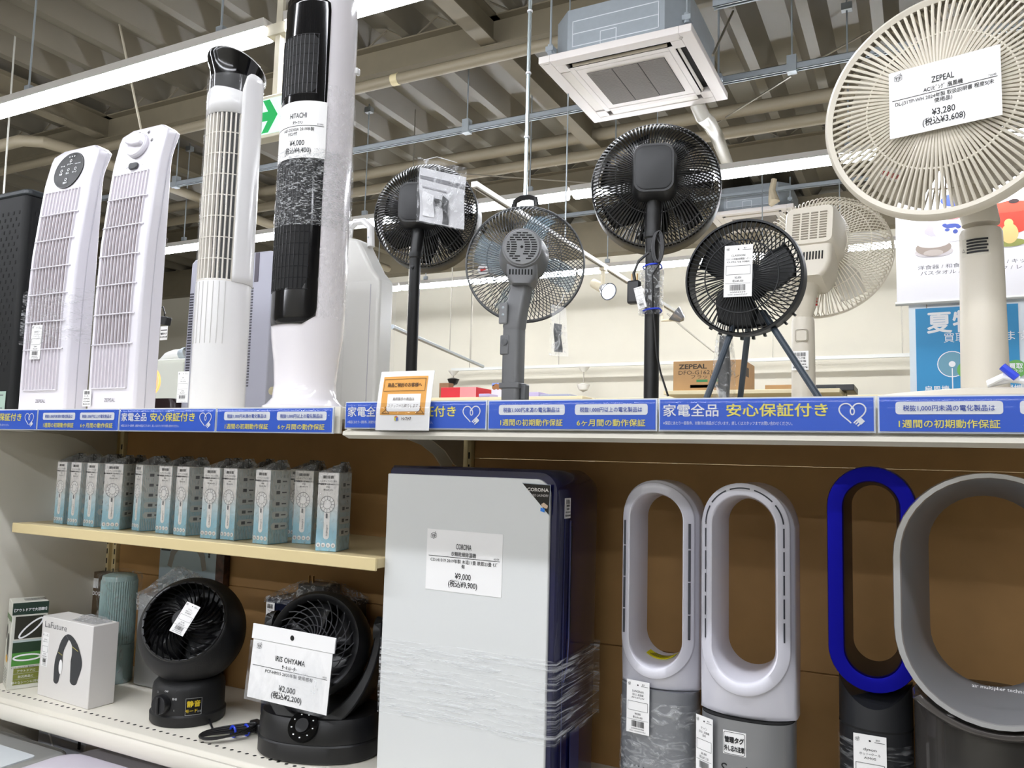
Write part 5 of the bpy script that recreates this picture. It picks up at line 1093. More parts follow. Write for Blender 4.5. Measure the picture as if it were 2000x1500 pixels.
t = thing('hair_dryer', 'white curved device lying on the pale cabinet', 'device', (aY(322, 694, 2.95).x, 3.0, z1+.001))
obj('body', MB().tube([(-.09, 0, .012), (-.04, 0, .03), (.02, 0, .038), (.07, 0, .036)], [.008, .022, .028, .03], 14), M_TW, t); obj('nozzle', MB().lathe([(.03, 0), (.034, .03), (.03, .04)], 16, T(.07, 0, .036) @ RY(80), caps=False), M_GALV, t); obj('grip', MB().b2((.02, -.015, .0), (.06, .015, .03)), M_TW, t, bev=.006)
a = aY(321, 645, 2.2); t = thing('adapter_tag', 'black power adapter hanging with a printed tag right of the dial heater', 'adapter', (a.x, 2.2, a.z))
obj('adapter', MB().b2((-.04, 0, .02), (-.005, .03, .055), RY(12)), M_ADP, t, bev=.004); obj('cord', MB().tube([(-.05, .01, .09), (-.03, .01, .10), (-.015, .01, .07), (-.02, .01, .05)], .003, 6), M_ADP, t)
obj('cord_line', MB().tube([(-.05, .01, .09), (-.09, .02, .05), (-.12, .03, -.1), (-.13, .03, ZL-a.z+.002)], .003, 6), M_ADP, t)
k = card('tag_card', .042, .056, PAPER, t, T(0, -.002, -.04)); p_ = Print(); p_.rect(-.018, .038, .018, .042); p_.text('管理タグ', 0, .022, .009, bold=.04); p_.text('外し忘れ注意', 0, .01, .0065, bold=.04); p_.build('printed_text', INK, k, T(0, -.002, -.04))
# ================================================================ pole fans
M_FB = mat('fan_black', '111112', .42); M_FBW = mat('fan_black_wire', '161617', .3); M_FG = mat('fan_grey', '6f7072', .35); M_FC = mat('fan_cream', 'd0c9ba', .38); M_FCW = mat('fan_cream_wire', 'd6cfbf', .4)
def cage(mb, n, r0, y0, r1, y1, k=2.6, wr=.0012, tw=0, seg=9, M=I4, ns=5, a_off=0):
    for i in range(n):
        a0 = 2*PI*(i+a_off)/n; pts = []
        for q in range(seg+1):
            u = q/seg; r = r0+(r1-r0)*u; a = a0+tw*u; pts.append((r*cos(a), y1+(y0-y1)*(1-u**k), r*sin(a)))
        mb.tube(pts, wr, ns, M)
    return mb
def hoop(mb, r, y, wr, M=I4, n=64, ns=6): return mb.tube([(r*cos(2*PI*k/n), y, r*sin(2*PI*k/n)) for k in range(n)], wr, ns, M, True)
def yat(u, y0, y1, k=2.6): return y1+(y0-y1)*(1-u**k)
def blades(t, M, n, r0, r1, m, y=0, pitch=.03, sweep=.95, name='fan_blade'):
    for i in range(n):
        a0 = 2*PI*i/n; mb = MB()
        def f(u, v):
            r = r0+(r1-r0)*u; wd = (.55+.45*sin(PI*min(1, u*1.05+.12)))*sweep; a = a0+wd*(v-.5)+.35*u
            return (r*cos(a), y+pitch*(v-.5)*(1-.3*u), r*sin(a))
        mb.grid(f, 8, 6, M); obj(name, mb, m, t, sm=60, solid=.0014)
    obj('blade_hub', MB().lathe([(0, y-.022), (r0*.9, y-.018), (r0*1.1, y+.02), (0, y+.022)], 28, M @ LM), m, t)
SMOKE = mat('smoke_blade', '17181a', .12, alpha=.88); AQUA = mat('aqua_blade', '9fc0d4', .08, alpha=.32, spec=.8)
def pole_fan_rear(label, cat, C, yaw, tilt, Rr, mw, mh, pole, base, seed, inner_n=96):
    """black pole fan seen from behind"""
    t = thing('pole_fan', label, cat, (pole[0], pole[1], ZR+.0005)); o = Vector((pole[0], pole[1], ZR+.0005))
    Mh = T(*(C-o)) @ RZ(yaw) @ RX(tilt)
    g = MB(); cage(g, inner_n, .052, .062, Rr, .0, 3.2, .0021, .12, 10, Mh)
    for u in (.42, .82): hoop(g, .052+(Rr-.052)*u, yat(u, .062, 0, 3.2)-.001, .0015, Mh)
    for i in range(inner_n):
        a = 2*PI*i/inner_n+.12; g.tube([(Rr*cos(a), 0, Rr*sin(a)), ((Rr+.001)*cos(a), -.018, (Rr+.001)*sin(a))], .0018, 5, Mh)
    rg = obj('rear_grille', g, M_FBW, t); b = MB(); hoop(b, Rr, 0.0, .0022, Mh, 80); obj('rear_hoop', b, M_FBW, rg)
    obj('rim_band', MB().lathe([(Rr+.002, -.014), (Rr+.003, -.02), (Rr+.003, -.078), (Rr-.001, -.082), (Rr-.002, -.078), (Rr-.002, -.016)], 80, Mh @ LM, caps=False), M_FB, t, sm=50)
    f = MB(); cage(f, inner_n, .03, -.118, Rr, -.08, 2.6, .0017, -.35, 8, Mh); hoop(f, Rr*.6, -.112, .001, Mh); f.lathe([(.032, -.117), (.03, -.121), (0, -.121)], 28, Mh @ LM, caps=False); obj('front_grille', f, M_FBW, t)
    blades(t, Mh, 7, .028, Rr*.9, SMOKE, -.03, .04, .8)
    P = rrect(-mw/2, -mh/2, mw/2, mh/2, mw*.27, 6)
    L = lambda s, y: [(x*s, y, z*s) for x, z in P]
    mh_ = obj('motor_housing', MB().loft([L(1.12, .02), L(1.12, .05), L(1.06, .075), L(1.0, .105), L(.95, .112)], M=Mh), M_FB, t, sm=40)
    obj('rear_plate', MB().loft([L(.86, .1115), L(.86, .114), L(.82, .115)], M=Mh), mat('satin_plate', '1f2022', .45), mh_, sm=40)
    hz = C.z-o.z; nz = hz-mh*.45
    top = Mh @ Vector((0, .055, -mh*.45)); r = base
    obj('neck', MB().loft([[(top.x*(1-q)+a*cos(2*PI*k/24), top.y*(1-q)+a*sin(2*PI*k/24), z) for k in range(24)] for z, a, q in ((nz+.02, r*1.05, 0), (nz-.02, r*1.12, .3), (nz-.05, r*1.15, .6), (nz-.09, r*1.12, 1), (nz-.095, r*1.18, 1), (nz-.10, r*1.18, 1), (nz-.104, r, 1))]), M_FB, t, sm=40)
    obj('neck_ring', MB().lathe([(r*1.2, nz-.1), (r*1.22, nz-.092), (r*1.2, nz-.085)], 24, caps=False), mat('satin_plate', '1f2022', .45), t)
    obj('pole', MB().lathe([(r, 0), (r, nz-.1)], 24), M_FB, t); obj('pole_button', MB().lathe([(.006, 0), (.006, .003), (0, .004)], 16, T(.002, -r, nz-.135) @ RX(90)), M_FB, t)
    obj('base', MB().lathe([(.14, 0), (.142, .006), (.12, .014), (.04, .022), (r, .03)], 48), M_FB, t)
    return t, o, Mh, nz
C1 = aY(830, 419, 2.12); P1 = aY(806, 650, 2.05)
f1, o1, Mh1, n1 = pole_fan_rear('left black pole fan seen from behind, with a manual in a bag hung on it', 'fan', C1, 198, 3, .170, .115, .135, (P1.x, 2.05), .0175, 1)
C2 = aY(1280, 360, 2.02); P2 = aY(1273, 640, 1.97)
f2, o2, Mh2, n2 = pole_fan_rear('taller black pole fan seen from behind, its cord taped to the pole', 'fan', C2, 195, 3, .170, .105, .135, (P2.x, 1.97), .019, 2)
# things tied to the taller fan
z = aY(1283, 560, 1.95).z-o2.z
mb = MB(); rn = random.Random(21)
mb.loft([[((.027+.006*rn.random())*cos(2*PI*k/16), (.024+.006*rn.random())*sin(2*PI*k/16)-.006, z-.07+.125*q/7) for k in range(16)] for q in range(8)]); obj('cord_bag', mb, film('cord_wrap', .12, .7, (50, 50, 50)), f2, sm=40)
pts = [(.018, -.028, z+.13), (.034, -.03, z+.10), (.03, -.03, z+.06), (.01, -.032, z+.03), (.012, -.032, z-.05), (.016, -.026, z-.1), (.02, -.022, z-.17), (.03, -.02, z-.22), (.05, -.02, z-.28)]
obj('power_cord', MB().tube(pts, .0028, 6), M_ADP, f2)
for j in range(3): obj('cord_loop', MB().tube([(.02+.012*cos(2*PI*k/20)+.004*j, -.03-.003*j, z+.1+.04*sin(2*PI*k/20)) for k in range(20)], .0024, 6, closed=True), M_ADP, f2)
for zz in (.055, -.06): obj('twist_tie', MB().tube([(.004+.024*cos(2*PI*k/16), -.012+.024*sin(2*PI*k/16), z+zz+.004*sin(6*k)) for k in range(16)], .0024, 6, closed=True), mat('tie_blue', '1f3fd0', .4), f2)
a = aY(1240, 571, 1.93)-o2; k = obj('power_adapter', MB().b2((-.018, -.012, -.03), (.014, .012, .03), T(a.x, a.y, a.z)), M_ADP, f2, bev=.005)
obj('adapter_cord', MB().tube([(a.x, a.y, a.z+.03), (a.x-.004, a.y, a.z+.05), (a.x+.01, a.y-.002, a.z+.08), (a.x+.035, a.y, a.z+.10)], .004, 6), M_ADP, f2)
for s in (-.008, .006): obj('prong', MB().b2((a.x+s-.001, a.y-.003, a.z+.03), (a.x+s+.001, a.y+.003, a.z+.048)), mat('prong_brass', 'b8935a', .3, .8), k)
price_tag(f2, T(a.x+.026, a.y-.016, a.z-.045) @ RY(-14), .022, .056, 'ファン', ('リビング',), '¥4,980', '税込¥5,478', 8)
# manual in a bag on the left fan
q = [aY(818, 308, 1.93), aY(914, 329, 1.93), aY(908, 452, 1.93), aY(816, 434, 1.93)]; ctr = (q[0]+q[2])/2
t = thing('manual_bag', 'clear bag with a grey printed fan manual hung on the left black fan', 'manual', ctr)
quad = lambda u, v, d: (q[3]+(q[2]-q[3])*u)*(1-v)+(q[0]+(q[1]-q[0])*u)*v-ctr+Vector((0, d, 0))
def inset(nm, u0, u1, v0, v1, d, m, par): 
    mb = MB(); mb.grid(lambda u, v: tuple(quad(u0+(u1-u0)*u, v0+(v1-v0)*v, d+.004*sin(PI*2*v+u))), 8, 8); return obj(nm, mb, m, par, sm=60)
k = inset('manual', .02, .96, .03, .86, .002, mat('manual_grey', 'bfbfc2', .5), t)
inset('dark_band', .04, .94, .6, .74, -.0005, mat('manual_dark', '77777b', .5), k); inset('cover_text', .1, .6, .5, .58, -.0005, mat('manual_mid', '8e8e92', .5), k); inset('picture_pole', .52, .64, .05, .5, -.0005, mat('manual_black', '1c1c1e', .5), k)
inset('picture_fan', .36, .58, .3, .42, -.001, mat('manual_black', '1c1c1e', .5), k); inset('name_plate', .64, .9, .66, .71, -.001, mat('manual_black', '1c1c1e', .5), k); inset('picture_shade', .1, .34, .12, .5, -.0005, mat('manual_light', 'd4d4d6', .5), k)
mb = MB(); rn = random.Random(31); mb.grid(lambda u, v: tuple(quad(u, v, -.008-.006*sin(PI*u)*sin(PI*v)+.003*rn.random())), 10, 10); obj('clear_bag', mb, film('bag_film', .06, .5, (22, 22, 22)), t, sm=30)
obj('string', MB().tube([tuple(quad(.1, .98, 0)), tuple(quad(.3, 1.1, .02)), tuple(quad(.5, 1.15, .08))], .0012, 5), WHITE_INK, t)
# grey fan
C3 = aY(1025, 514, 2.05); Pg = aY(1003, 700, 1.95); Rr = .172
t = thing('pole_fan', 'grey pole fan seen from behind with clear bluish blades', 'fan', (Pg.x, 1.95, ZR+.0005)); o = Vector((Pg.x, 1.95, ZR+.0005)); gf = t
Mh = T(*(C3-o)) @ RZ(203) @ RX(3)
M_GW = mat('grey_wire', '4c4d4f', .35, .2)
g = MB(); cage(g, 84, .06, .055, Rr, 0, 3.0, .0013, .35, 10, Mh); hoop(g, Rr*.62, .046, .001, Mh); rg = obj('rear_grille', g, M_GW, t); b = MB(); hoop(b, Rr, 0, .0028, Mh, 80); obj('rear_hoop', b, mat('hoop_grey', '5d5f61', .35), rg)
f = MB(); cage(f, 84, .03, -.075, Rr, -.012, 2.4, .0012, -.45, 8, Mh); hoop(f, Rr*.6, -.062, .001, Mh); hoop(f, Rr+.001, -.014, .0028, Mh, 80); f.lathe([(.03, -.074), (.028, -.078), (0, -.078)], 28, Mh @ LM, caps=False); obj('front_grille', f, M_GW, t)
blades(t, Mh, 4, .03, Rr*.9, AQUA, -.018, .045, .95)
p_ = Print(); p_.disc(0, 0, .016); k = p_.build('blade_sticker', PAPER, t, Mh @ T(.12, .014, -.025) @ RZ(180), off=.001)
obj('sticker_mark', MB().box((0, 0, 0), (.016, .0006, .007), Mh @ T(.12, .0165, -.025) @ RY(25)), mat('mark_red', 'c8342c', .5), k)
LMh = Mh @ LM
mo = obj('motor_housing', MB().lathe([(.07, .03), (.072, .055), (.066, .085), (.057, .14), (.054, .147), (.0, .147)], 44, LMh), M_FG, t, sm=45)
obj('vent_disc', MB().lathe([(.049, .147), (.05, .15), (.048, .152), (0, .152)], 40, LMh), mat('vent_grey', '7f8082', .4), mo)
mb = MB()
for j in range(-6, 7):
    z = j*.0066; L = math.sqrt(max(0, .043**2-z*z)); x = -L
    while x < L-.004:
        x2 = min(x+.017, L)
        if not (abs(z) < .016 and abs((x+x2)/2) < .012) and not (z < 0 and abs((x+x2)/2) < .0085): mb.b2((x+.001, .1515, z-.0017), (x2-.001, .1525, z+.0017), Mh)
        x += .0185
obj('vent_slots', mb, M_DARK, mo); obj('screw', MB().lathe([(.004, .152), (.003, .155), (0, .155)], 12, LMh), M_DARK, mo)
obj('gear_case', MB().loft([[(x*s, y+.09, z) for x, y in rrect(-.042, -.05, .042, .05, .015)] for z, s in ((-.02, 1), (-.065, 1), (-.085, .9), (-.098, .6))], M=Mh), M_FG, t, sm=45)
mb = MB(); [mb.b2((-.03+.0085*i, .1395, -.075), (-.026+.0085*i, .1415, -.06), Mh) for i in range(8)]; obj('case_slots', mb, M_DARK, t)
nz = (Mh @ Vector((0, .09, -.09))).z; nb = Mh @ Vector((0, .09, -.09)); r = .025
obj('neck', MB().loft([[(nb.x*(1-q)+x*s, nb.y*(1-q)+y*s, z) for x, y in rrect(-.026, -.024, .026, .024, .01)] for z, s, q in ((nz+.005, 1, 0), (nz-.05, 1.02, .5), (nz-.12, 1.05, 1), (nz-.135, .95, 1))]), M_FG, t, sm=45)
obj('side_cover', MB().b2((-.034, -.024, nz-.115), (-.008, -.032, nz-.055)), mat('vent_grey', '7f8082', .4), t, bev=.004); mb = MB(); [mb.lathe([(.004, 0), (0, .002)], 12, T(-.02, -.032, nz-.07-.02*i) @ RX(90)) for i in range(2)]; obj('screws', mb, M_GALV, t)
obj('height_lock', MB().b2((-.03, -.028, nz-.2), (-.002, .0, nz-.145)), M_FG, t, bev=.004); obj('lock_button', MB().lathe([(.009, 0), (.009, .004), (0, .005)], 20, T(-.014, -.028, nz-.165) @ RX(90)), mat('hoop_grey', '5d5f61', .35), t)
obj('pole', MB().loft([[(x, y, z) for x, y in rrect(-.0265, -.025, .0265, .025, .012)] for z in (0, nz-.13)]), M_FG, t, sm=45); obj('base', MB().lathe([(.15, 0), (.152, .008), (.12, .018), (.03, .03)], 48), M_FG, t)
obj('remote_holder', MB().b2((.028, -.012, .06), (.045, .014, .105)), mat('hoop_grey', '5d5f61', .35), t, bev=.004); obj('holder_band', MB().b2((-.03, -.028, .092), (.031, .028, .108)), M_FG, t, bev=.003)
q = [aY(1076, 594, 1.93), aY(1103, 600, 1.93), aY(1108, 696, 1.93), aY(1074, 694, 1.93)]; ctr = (q[0]+q[2])/2
t = thing('remote_bag', 'small clear bag holding a dark remote control, hung below the grey fan', 'remote control', ctr)
k = inset('remote', .2, .68, .08, .64, .004, mat('remote_dark', '3a3c3f', .4), t); mb = MB(); mb.grid(lambda u, v: tuple(quad(u, v, -.003-.006*sin(PI*u)*sin(PI*v))), 6, 8); obj('clear_bag', mb, film('bag_film', .06, .5, (22, 22, 22)), t, sm=30)
mb = MB(); mb.grid(lambda u, v: tuple(quad(u, v, .009)), 4, 4); obj('bag_back', mb, clear('bag_back_film', fac=.25, rough=.3), t); obj('string', MB().tube([tuple(quad(.4, .97, 0)), tuple(quad(.5, 1.15, .03)), tuple(quad(.3, 1.3, .06))], .001, 5), WHITE_INK, t)
# small tripod fan
C4 = aY(1453, 543, 1.46); Rr = .106
t = thing('tripod_fan', 'small black round fan on three folding legs with a white tag', 'fan', (C4.x, 1.46, ZR+.0005)); o = Vector((C4.x, 1.46, ZR+.0005)); Mh = T(0, 0, C4.z-o.z) @ RZ(-3) @ RX(2)
M_TB = mat('tripod_black', '17191c', .5)
f = MB(); cage(f, 72, .022, -.024, Rr-.002, -.008, 2.2, .0011, .0, 6, Mh); f.lathe([(.026, -.023), (.024, -.026), (0, -.026)], 30, Mh @ LM, caps=False); hoop(f, Rr*.62, -.021, .0013, Mh); obj('front_grille', f, M_TB, t)
obj('rim', MB().lathe([(Rr-.004, -.012), (Rr, -.01), (Rr+.001, .01), (Rr-.002, .032), (Rr-.006, .032), (Rr-.006, -.008)], 72, Mh @ LM, caps=False), M_TB, t, sm=50)
g = MB(); cage(g, 60, .03, .055, Rr-.003, .03, 2.4, .0011, .45, 6, Mh); g.lathe([(.035, .05), (.034, .058), (0, .058)], 30, Mh @ LM, caps=False); obj('rear_grille', g, M_TB, t)
blades(t, Mh, 3, .02, Rr*.86, mat('tripod_blade', '101113', .4), .008, .022, 1.5)
for i in range(9): obj('rim_tooth', MB().box((0, 0, -Rr-.002), (.004, .012, .006), Mh @ RY(-50+11*i) @ T(0, .02, 0)), M_TB, t)
a = aY(1375, 780, 1.40)-o; b = aY(1608, 780, 1.40)-o; c_ = aY(1408, 740, 1.55)-o; hb = C4.z-o.z-Rr
M_LEG = mat('leg_slate', '2c3742', .5)
for P, nm in (((-.02, .02, hb+.03), (a.x, a.y, .004)), ((.03, .02, hb+.045), (b.x, b.y, .004)), ((.0, .045, hb+.03), (-.05, .2, .004)),):
    mb = MB(); mb.tube([P, nm], .0058, 10); k = obj('leg', mb, M_LEG, t); obj('foot', MB().lathe([(.007, -.0035), (.008, .006), (.006, .012)], 12, T(*nm)), M_BLACK, k)
obj('hinge', MB().b2((-.03, .02, hb+.02), (.035, .05, hb+.05)), M_TB, t, bev=.004)
price_tag(t, Mh @ T(-.005, -.0275, -.038) @ RY(2), .050, .093, 'CLAYMORE', ('7.5インチ充電式扇風機ﾎﾟｰﾀﾌﾞﾙ', 'CLFN-V610BK'), '¥5,000', '税込¥5,500', 4)
q = [aY(1400, 600, 1.62), aY(1436, 640, 1.62), aY(1434, 775, 1.62), aY(1394, 775, 1.62)]; q[0] = aY(1398, 640, 1.62); ctr = aY(1414, 775, 1.62); ctr.z = ZR+.001
t = thing('cable_bag', 'clear bag with a black accessory standing behind the tripod fan legs', 'bag', ctr); W = q[1].x-q[0].x; hh = q[0].z-ctr.z
mb = MB(); rn = random.Random(14); mb.loft([[(x*s*(1+.1*rn.random()), y, z) for x, y in rrect(-W/2, -.015*s, W/2, .02*s, .01)] for z, s in ((0, 1), (hh*.3, 1.05), (hh*.6, 1), (hh*.85, .8), (hh*1.05, .35))]); obj('clear_bag', mb, film('bag_film2', .1, .6, (40, 40, 30)), t, sm=40)
obj('accessory', MB().loft([[(x*s, y*s, z) for x, y in rrect(-W*.3, -.01, W*.3, .012, .006)] for z, s in ((.003, .7), (hh*.2, .8), (hh*.5, 1.1), (hh*.9, .7))]), M_ADP, t, sm=40)
# cream fan seen from behind
C5 = aY(1602, 496, 2.2); P5 = aY(1567, 700, 2.10); Rr = .172
t = thing('pole_fan', 'cream pole fan seen from behind, beside the small tripod fan', 'fan', (P5.x, 2.12, ZR+.0005)); o = Vector((P5.x, 2.12, ZR+.0005)); Mh = T(*(C5-o)) @ RZ(175) @ RX(16)
g = MB(); cage(g, 92, .075, .05, Rr, 0, 3.0, .0014, .12, 9, Mh); hoop(g, .075, .05, .002, Mh); hoop(g, .13, yat(.62, .05, 0, 3), .0014, Mh)
for i in range(92): a = 2*PI*i/92+.12; g.tube([(Rr*cos(a), 0, Rr*sin(a)), (Rr*cos(a), -.022, Rr*sin(a))], .0015, 5, Mh)
obj('rear_grille', g, M_FCW, t)
f = MB(); cage(f, 92, .03, -.08, Rr, -.022, 2.6, .0013, -.1, 8, Mh); hoop(f, Rr, -.024, .004, Mh, 80); f.lathe([(.035, -.08), (.03, -.085), (0, -.085)], 28, Mh @ LM, caps=False); obj('front_grille', f, M_FCW, t)
blades(t, Mh, 5, .03, Rr*.88, mat('cream_blade', 'e6e2d8', .2, alpha=.5), -.02, .035, .8)
P = rrect(-.06, -.052, .06, .062, .018, 5); L = lambda s, y: [(x*s, y, z*s) for x, z in P]
mo = obj('motor_housing', MB().loft([L(1.2, .02), L(1.15, .06), L(1.0, .13), L(.92, .14)], M=Mh), M_FC, t, sm=40)
mb = MB()
for j in range(11):
    for c_ in range(4): mb.b2((-.042+.0215*c_, .1385, -.036+.0072*j), (-.042+.0215*c_+.017, .1415, -.036+.0072*j+.0034), Mh)
obj('vent_slots', mb, mat('slot_brown', '8d8576', .7), mo)
obj('gear_case', MB().loft([[(x*s, y+.085, z) for x, y in rrect(-.055, -.055, .055, .05, .015)] for z, s in ((-.045, 1), (-.095, 1), (-.12, .85), (-.135, .6))], M=Mh), M_FC, t, sm=40)
mb = MB(); [mb.b2((-.036+.0072*i, .134, -.092), (-.0325+.0072*i, .1365, -.07), Mh) for i in range(9)]; obj('case_slots', mb, M_DARK, t)
nb = Mh @ Vector((0, .085, -.12)); nz = nb.z; r = .0275
obj('neck', MB().loft([[(nb.x*(1-q)+a*cos(2*PI*k/20), nb.y*(1-q)+a*sin(2*PI*k/20), z) for k in range(20)] for z, a, q in ((nz+.01, .03, 0), (nz-.03, .026, .5), (nz-.1, .022, 1))]), M_FC, t, sm=40)
obj('pole', MB().lathe([(r*1.08, 0), (r, nz-.1), (r*.9, nz-.09)], 28), M_FC, t); obj('lock_button', MB().loft([[(x, -r-o_, nz-.14+z) for x, z in rrect(-.012, -.012, .012, .012, .004)] for o_ in (-.004, .002, .003)]), M_FC, t); obj('button_frame', MB().tube([(x, -r-.0005, nz-.14+z) for x, z in rrect(-.015, -.015, .015, .016, .005)], .0007, 5, closed=True), mat('slot_brown', '8d8576', .7), t)
obj('base', MB().lathe([(.15, 0), (.152, .008), (.12, .018), (.03, .03)], 48), M_FC, t); sticker(t, T(-.004, -.031, .14), .04, .048, 13, lines=('リビング扇', '2022年製', '¥2,980', '税込¥3,278'))
obj('blade_sticker', MB().box((0, 0, 0), (.03, .001, .03), Mh @ T(.03, -.06, -.11)), PAPER, t); p_ = Print(); p_.text('5ミ', 0, -.01, .03, bold=.05); p_.build('sticker_print', mat('mark_red', 'c8342c', .5), t, Mh @ T(.03, -.058, -.11) @ RZ(180), off=.001)
# big cream fan at the right
C6 = aY(1841, 204, 1.38); P6 = aY(1921, 640, 1.5); Rr = .179
t = thing('pole_fan', 'big cream pole fan facing the camera with a large white price card', 'fan', (P6.x, 1.5, ZR+.0005)); o = Vector((P6.x, 1.5, ZR+.0005)); Mh = T(*(C6-o)) @ RZ(-13) @ RX(0)
f = MB(); cage(f, 100, .045, -.026, Rr-.008, .0, 2.2, .0025, .0, 6, Mh); hoop(f, Rr*.6, -.0195, .002, Mh); f.lathe([(.05, -.03), (.045, -.035), (0, -.035)], 36, Mh @ LM, caps=False)
obj('front_grille', f, M_FCW, t)
obj('rim_band', MB().lathe([(Rr-.011, -.003), (Rr-.003, -.006), (Rr+.002, -.002), (Rr+.003, .014), (Rr-.003, .018), (Rr-.011, .012)], 90, Mh @ LM, caps=False), M_FC, t, sm=50)
g = MB(); cage(g, 90, .07, .075, Rr-.004, .016, 2.8, .0014, .15, 8, Mh); hoop(g, Rr*.65, .065, .0014, Mh); g.lathe([(.075, .07), (.07, .078), (0, .078)], 36, Mh @ LM, caps=False); obj('rear_grille', g, M_FCW, t)
blades(t, Mh, 5, .032, Rr*.86, mat('cream_blade2', 'c9c2b3', .3), .034, .04, 1.15)
k = card('blade_sticker', .03, .02, PAPER, t, Mh @ T(-.085, .012, -.10) @ RY(30)); p_ = Print(); p_.text('5枚羽根', 0, .005, .008, bold=.03); p_.build('sticker_print', mat('mark_red', 'c8342c', .5), k, Mh @ T(-.085, .012, -.10) @ RY(30))
P = rrect(-.06, -.055, .06, .06, .02, 5); obj('motor_housing', MB().loft([[(x*s, y, z*s) for x, z in P] for s, y in ((1.1, .06), (1.05, .1), (.95, .16), (.85, .17))], M=Mh), M_FC, t, sm=40)
nb = Mh @ Vector((0, .11, -.06)); nz = nb.z
obj('neck', MB().loft([[(nb.x*(1-q)+a*cos(2*PI*k/20), nb.y*(1-q)+a*sin(2*PI*k/20), z) for k in range(20)] for z, a, q in ((nz+.02, .035, 0), (nz-.06, .03, .7), (nz-.1, .028, 1), (aY(1915, 440, 1.5).z-o.z, .0275, 1))]), M_FC, t, sm=40)
zt_ = aY(1915, 450, 1.5).z-o.z
obj('pole', MB().lathe([(.0355, 0), (.0335, zt_*.5), (.0315, zt_-.006), (.029, zt_)], 36), M_FC, t)
k = card('rating_label', .044, .03, mat('label_silver', 'cfcabc', .4), t, warp=lambda x, z, o_: ((.0322+o_)*sin(x/.032-.35), -(.0322+o_)*cos(x/.032-.35), z+zt_-.048)); p_ = Print()
for i in range(5): p_.rect(-.012, .004+.005*i, .019-.002*(i % 2), .0072+.005*i)
p_.line([(-.02, .008), (-.015, .008), (-.0175, .013)], .0005, True); p_.build('label_print', INK, k, warp=lambda x, z, o_: ((.0322+o_)*sin(x/.032-.35), -(.0322+o_)*cos(x/.032-.35), z+zt_-.048), off=.0013)
bc = aY(1862, 790, 1.5).x
obj('base', MB().lathe([(.175, 0), (.178, .012), (.17, .02), (.1, .028), (.036, .033)], 64), M_FC, t)
cd = [aY(1734, 137, 1.34), aY(1951, 84, 1.34), aY(1954, 232, 1.34), aY(1738, 272, 1.34)]
pc = (Mh.inverted() @ ((cd[0]+cd[1]+cd[2]+cd[3])/4-o)); W = .154; hh = .108
price_card(t, Mh @ T(pc.x, -.037, pc.z-hh/2), W, hh, 'ZEPEAL', 'ACﾘﾋﾞﾝｸﾞ 扇風機', '72048', ['DL-J31TP-WH 2024年製 取扱説明書 程度S(未', '使用品)'], '¥3,280', '(税込¥3,608)')
a = aY(1975, 755, 1.42)-o
obj('power_plug', MB().tube([(a.x-.03, a.y, .036), (a.x-.01, a.y-.01, .046), (a.x+.01, a.y-.01, .04)], .005, 8), WHITE_INK, t); obj('cord_tie', MB().tube([(a.x-.012, a.y-.016, .06), (a.x+.006, a.y-.018, .042)], .006, 8), mat('tie_blue', '1f3fd0', .4), t); obj('cord', MB().tube([(a.x-.03, a.y+.01, .034), (a.x, a.y, .04), (a.x+.05, a.y, .034)], .004, 8), WHITE_INK, t)
# ================================================================ lower shelf, right bay
M_NAVY = mat('navy_plastic', '10123c', .18, coat=.4)
# white and navy clothes-drying dehumidifier
a = aY(762, 908, 1.3); b = aY(1092, 924, 1.3); W = b.x-a.x; hh = a.z-ZD-.001; yb = max(.14, min(.26, aX(1172, 945, b.x).y-1.3))
t = thing('clothes_dehumidifier', 'tall white-fronted navy clothes-drying dehumidifier with a taped price card', 'dehumidifier', (a.x, 1.3, ZD+.0005))
cr = .035; P = [(.004, 0), (W-.004, 0)]+[(W-cr+cr*cos(R(q)), hh-cr+cr*sin(R(q))) for q in range(0, 91, 15)]+[(.006, hh), (0, hh-.006)]
rings = [[(x if s == 1 else (x-W/2)*s+W/2, y, z if s == 1 else (z-hh/2)*s+hh/2) for x, z in P] for y, s in ((0, .985), (.006, 1), (.09, 1), (yb-.04, 1), (yb, .97))]
obj('body', MB().loft(rings), M_NAVY, t, sm=45)
c2 = .028; e = .016; P = [(0, 0), (W-.014, 0)]+[(W-.014-c2+c2*cos(R(q)), hh-e-c2+c2*sin(R(q))) for q in range(0, 91, 10)]+[(.0, hh-e)]
fp = obj('front_panel', MB().prism(P, -.006, .004, 'Y'), mat('panel_white', 'dcdedd', .12, coat=.3), t, bev=.002)
obj('side_seam', MB().tube([(W+.0003, .03, .02), (W+.0003, .03, hh-.06)], .001, 5), mat('seam_navy', '2a2d55', .3), t)
sp = [(W+.0006, .055, hh-.09), (W+.0006, .055, hh-.3), (W+.0006, .05, hh-.345), (W+.0006, .035, hh-.37)]; obj('side_groove_shine', MB().tube(sp, .0016, 6), mat('groove_shine', '44466a', .2), t); obj('side_slot', MB().box((W+.0005, .06, hh-.2), (.0012, .004, .2)), M_DARK, t)  # the paler tube paints a shine along the grip groove
obj('side_hatch', MB().b2((W, .07, .03), (W+.0015, .11, .13)), mat('seam_navy', '2a2d55', .3), t)
sticker(t, T(W+.001, .04, hh-.085) @ RZ(90), .026, .036, 15, lines=('衣類乾燥', '除湿機', '¥9,000', '税込¥9,900'))
tri = [aY(1021, 944, 1.294)-Vector((a.x, 1.3, ZD)), aY(1076, 948, 1.294)-Vector((a.x, 1.3, ZD)), aY(1073, 1007, 1.294)-Vector((a.x, 1.3, ZD))]
k = obj('corner_badge', MB().prism([(q.x, q.z) for q in tri], -.0075, -.006, 'Y'), M_GLB, t); x1 = tri[1].x; z1 = tri[1].z
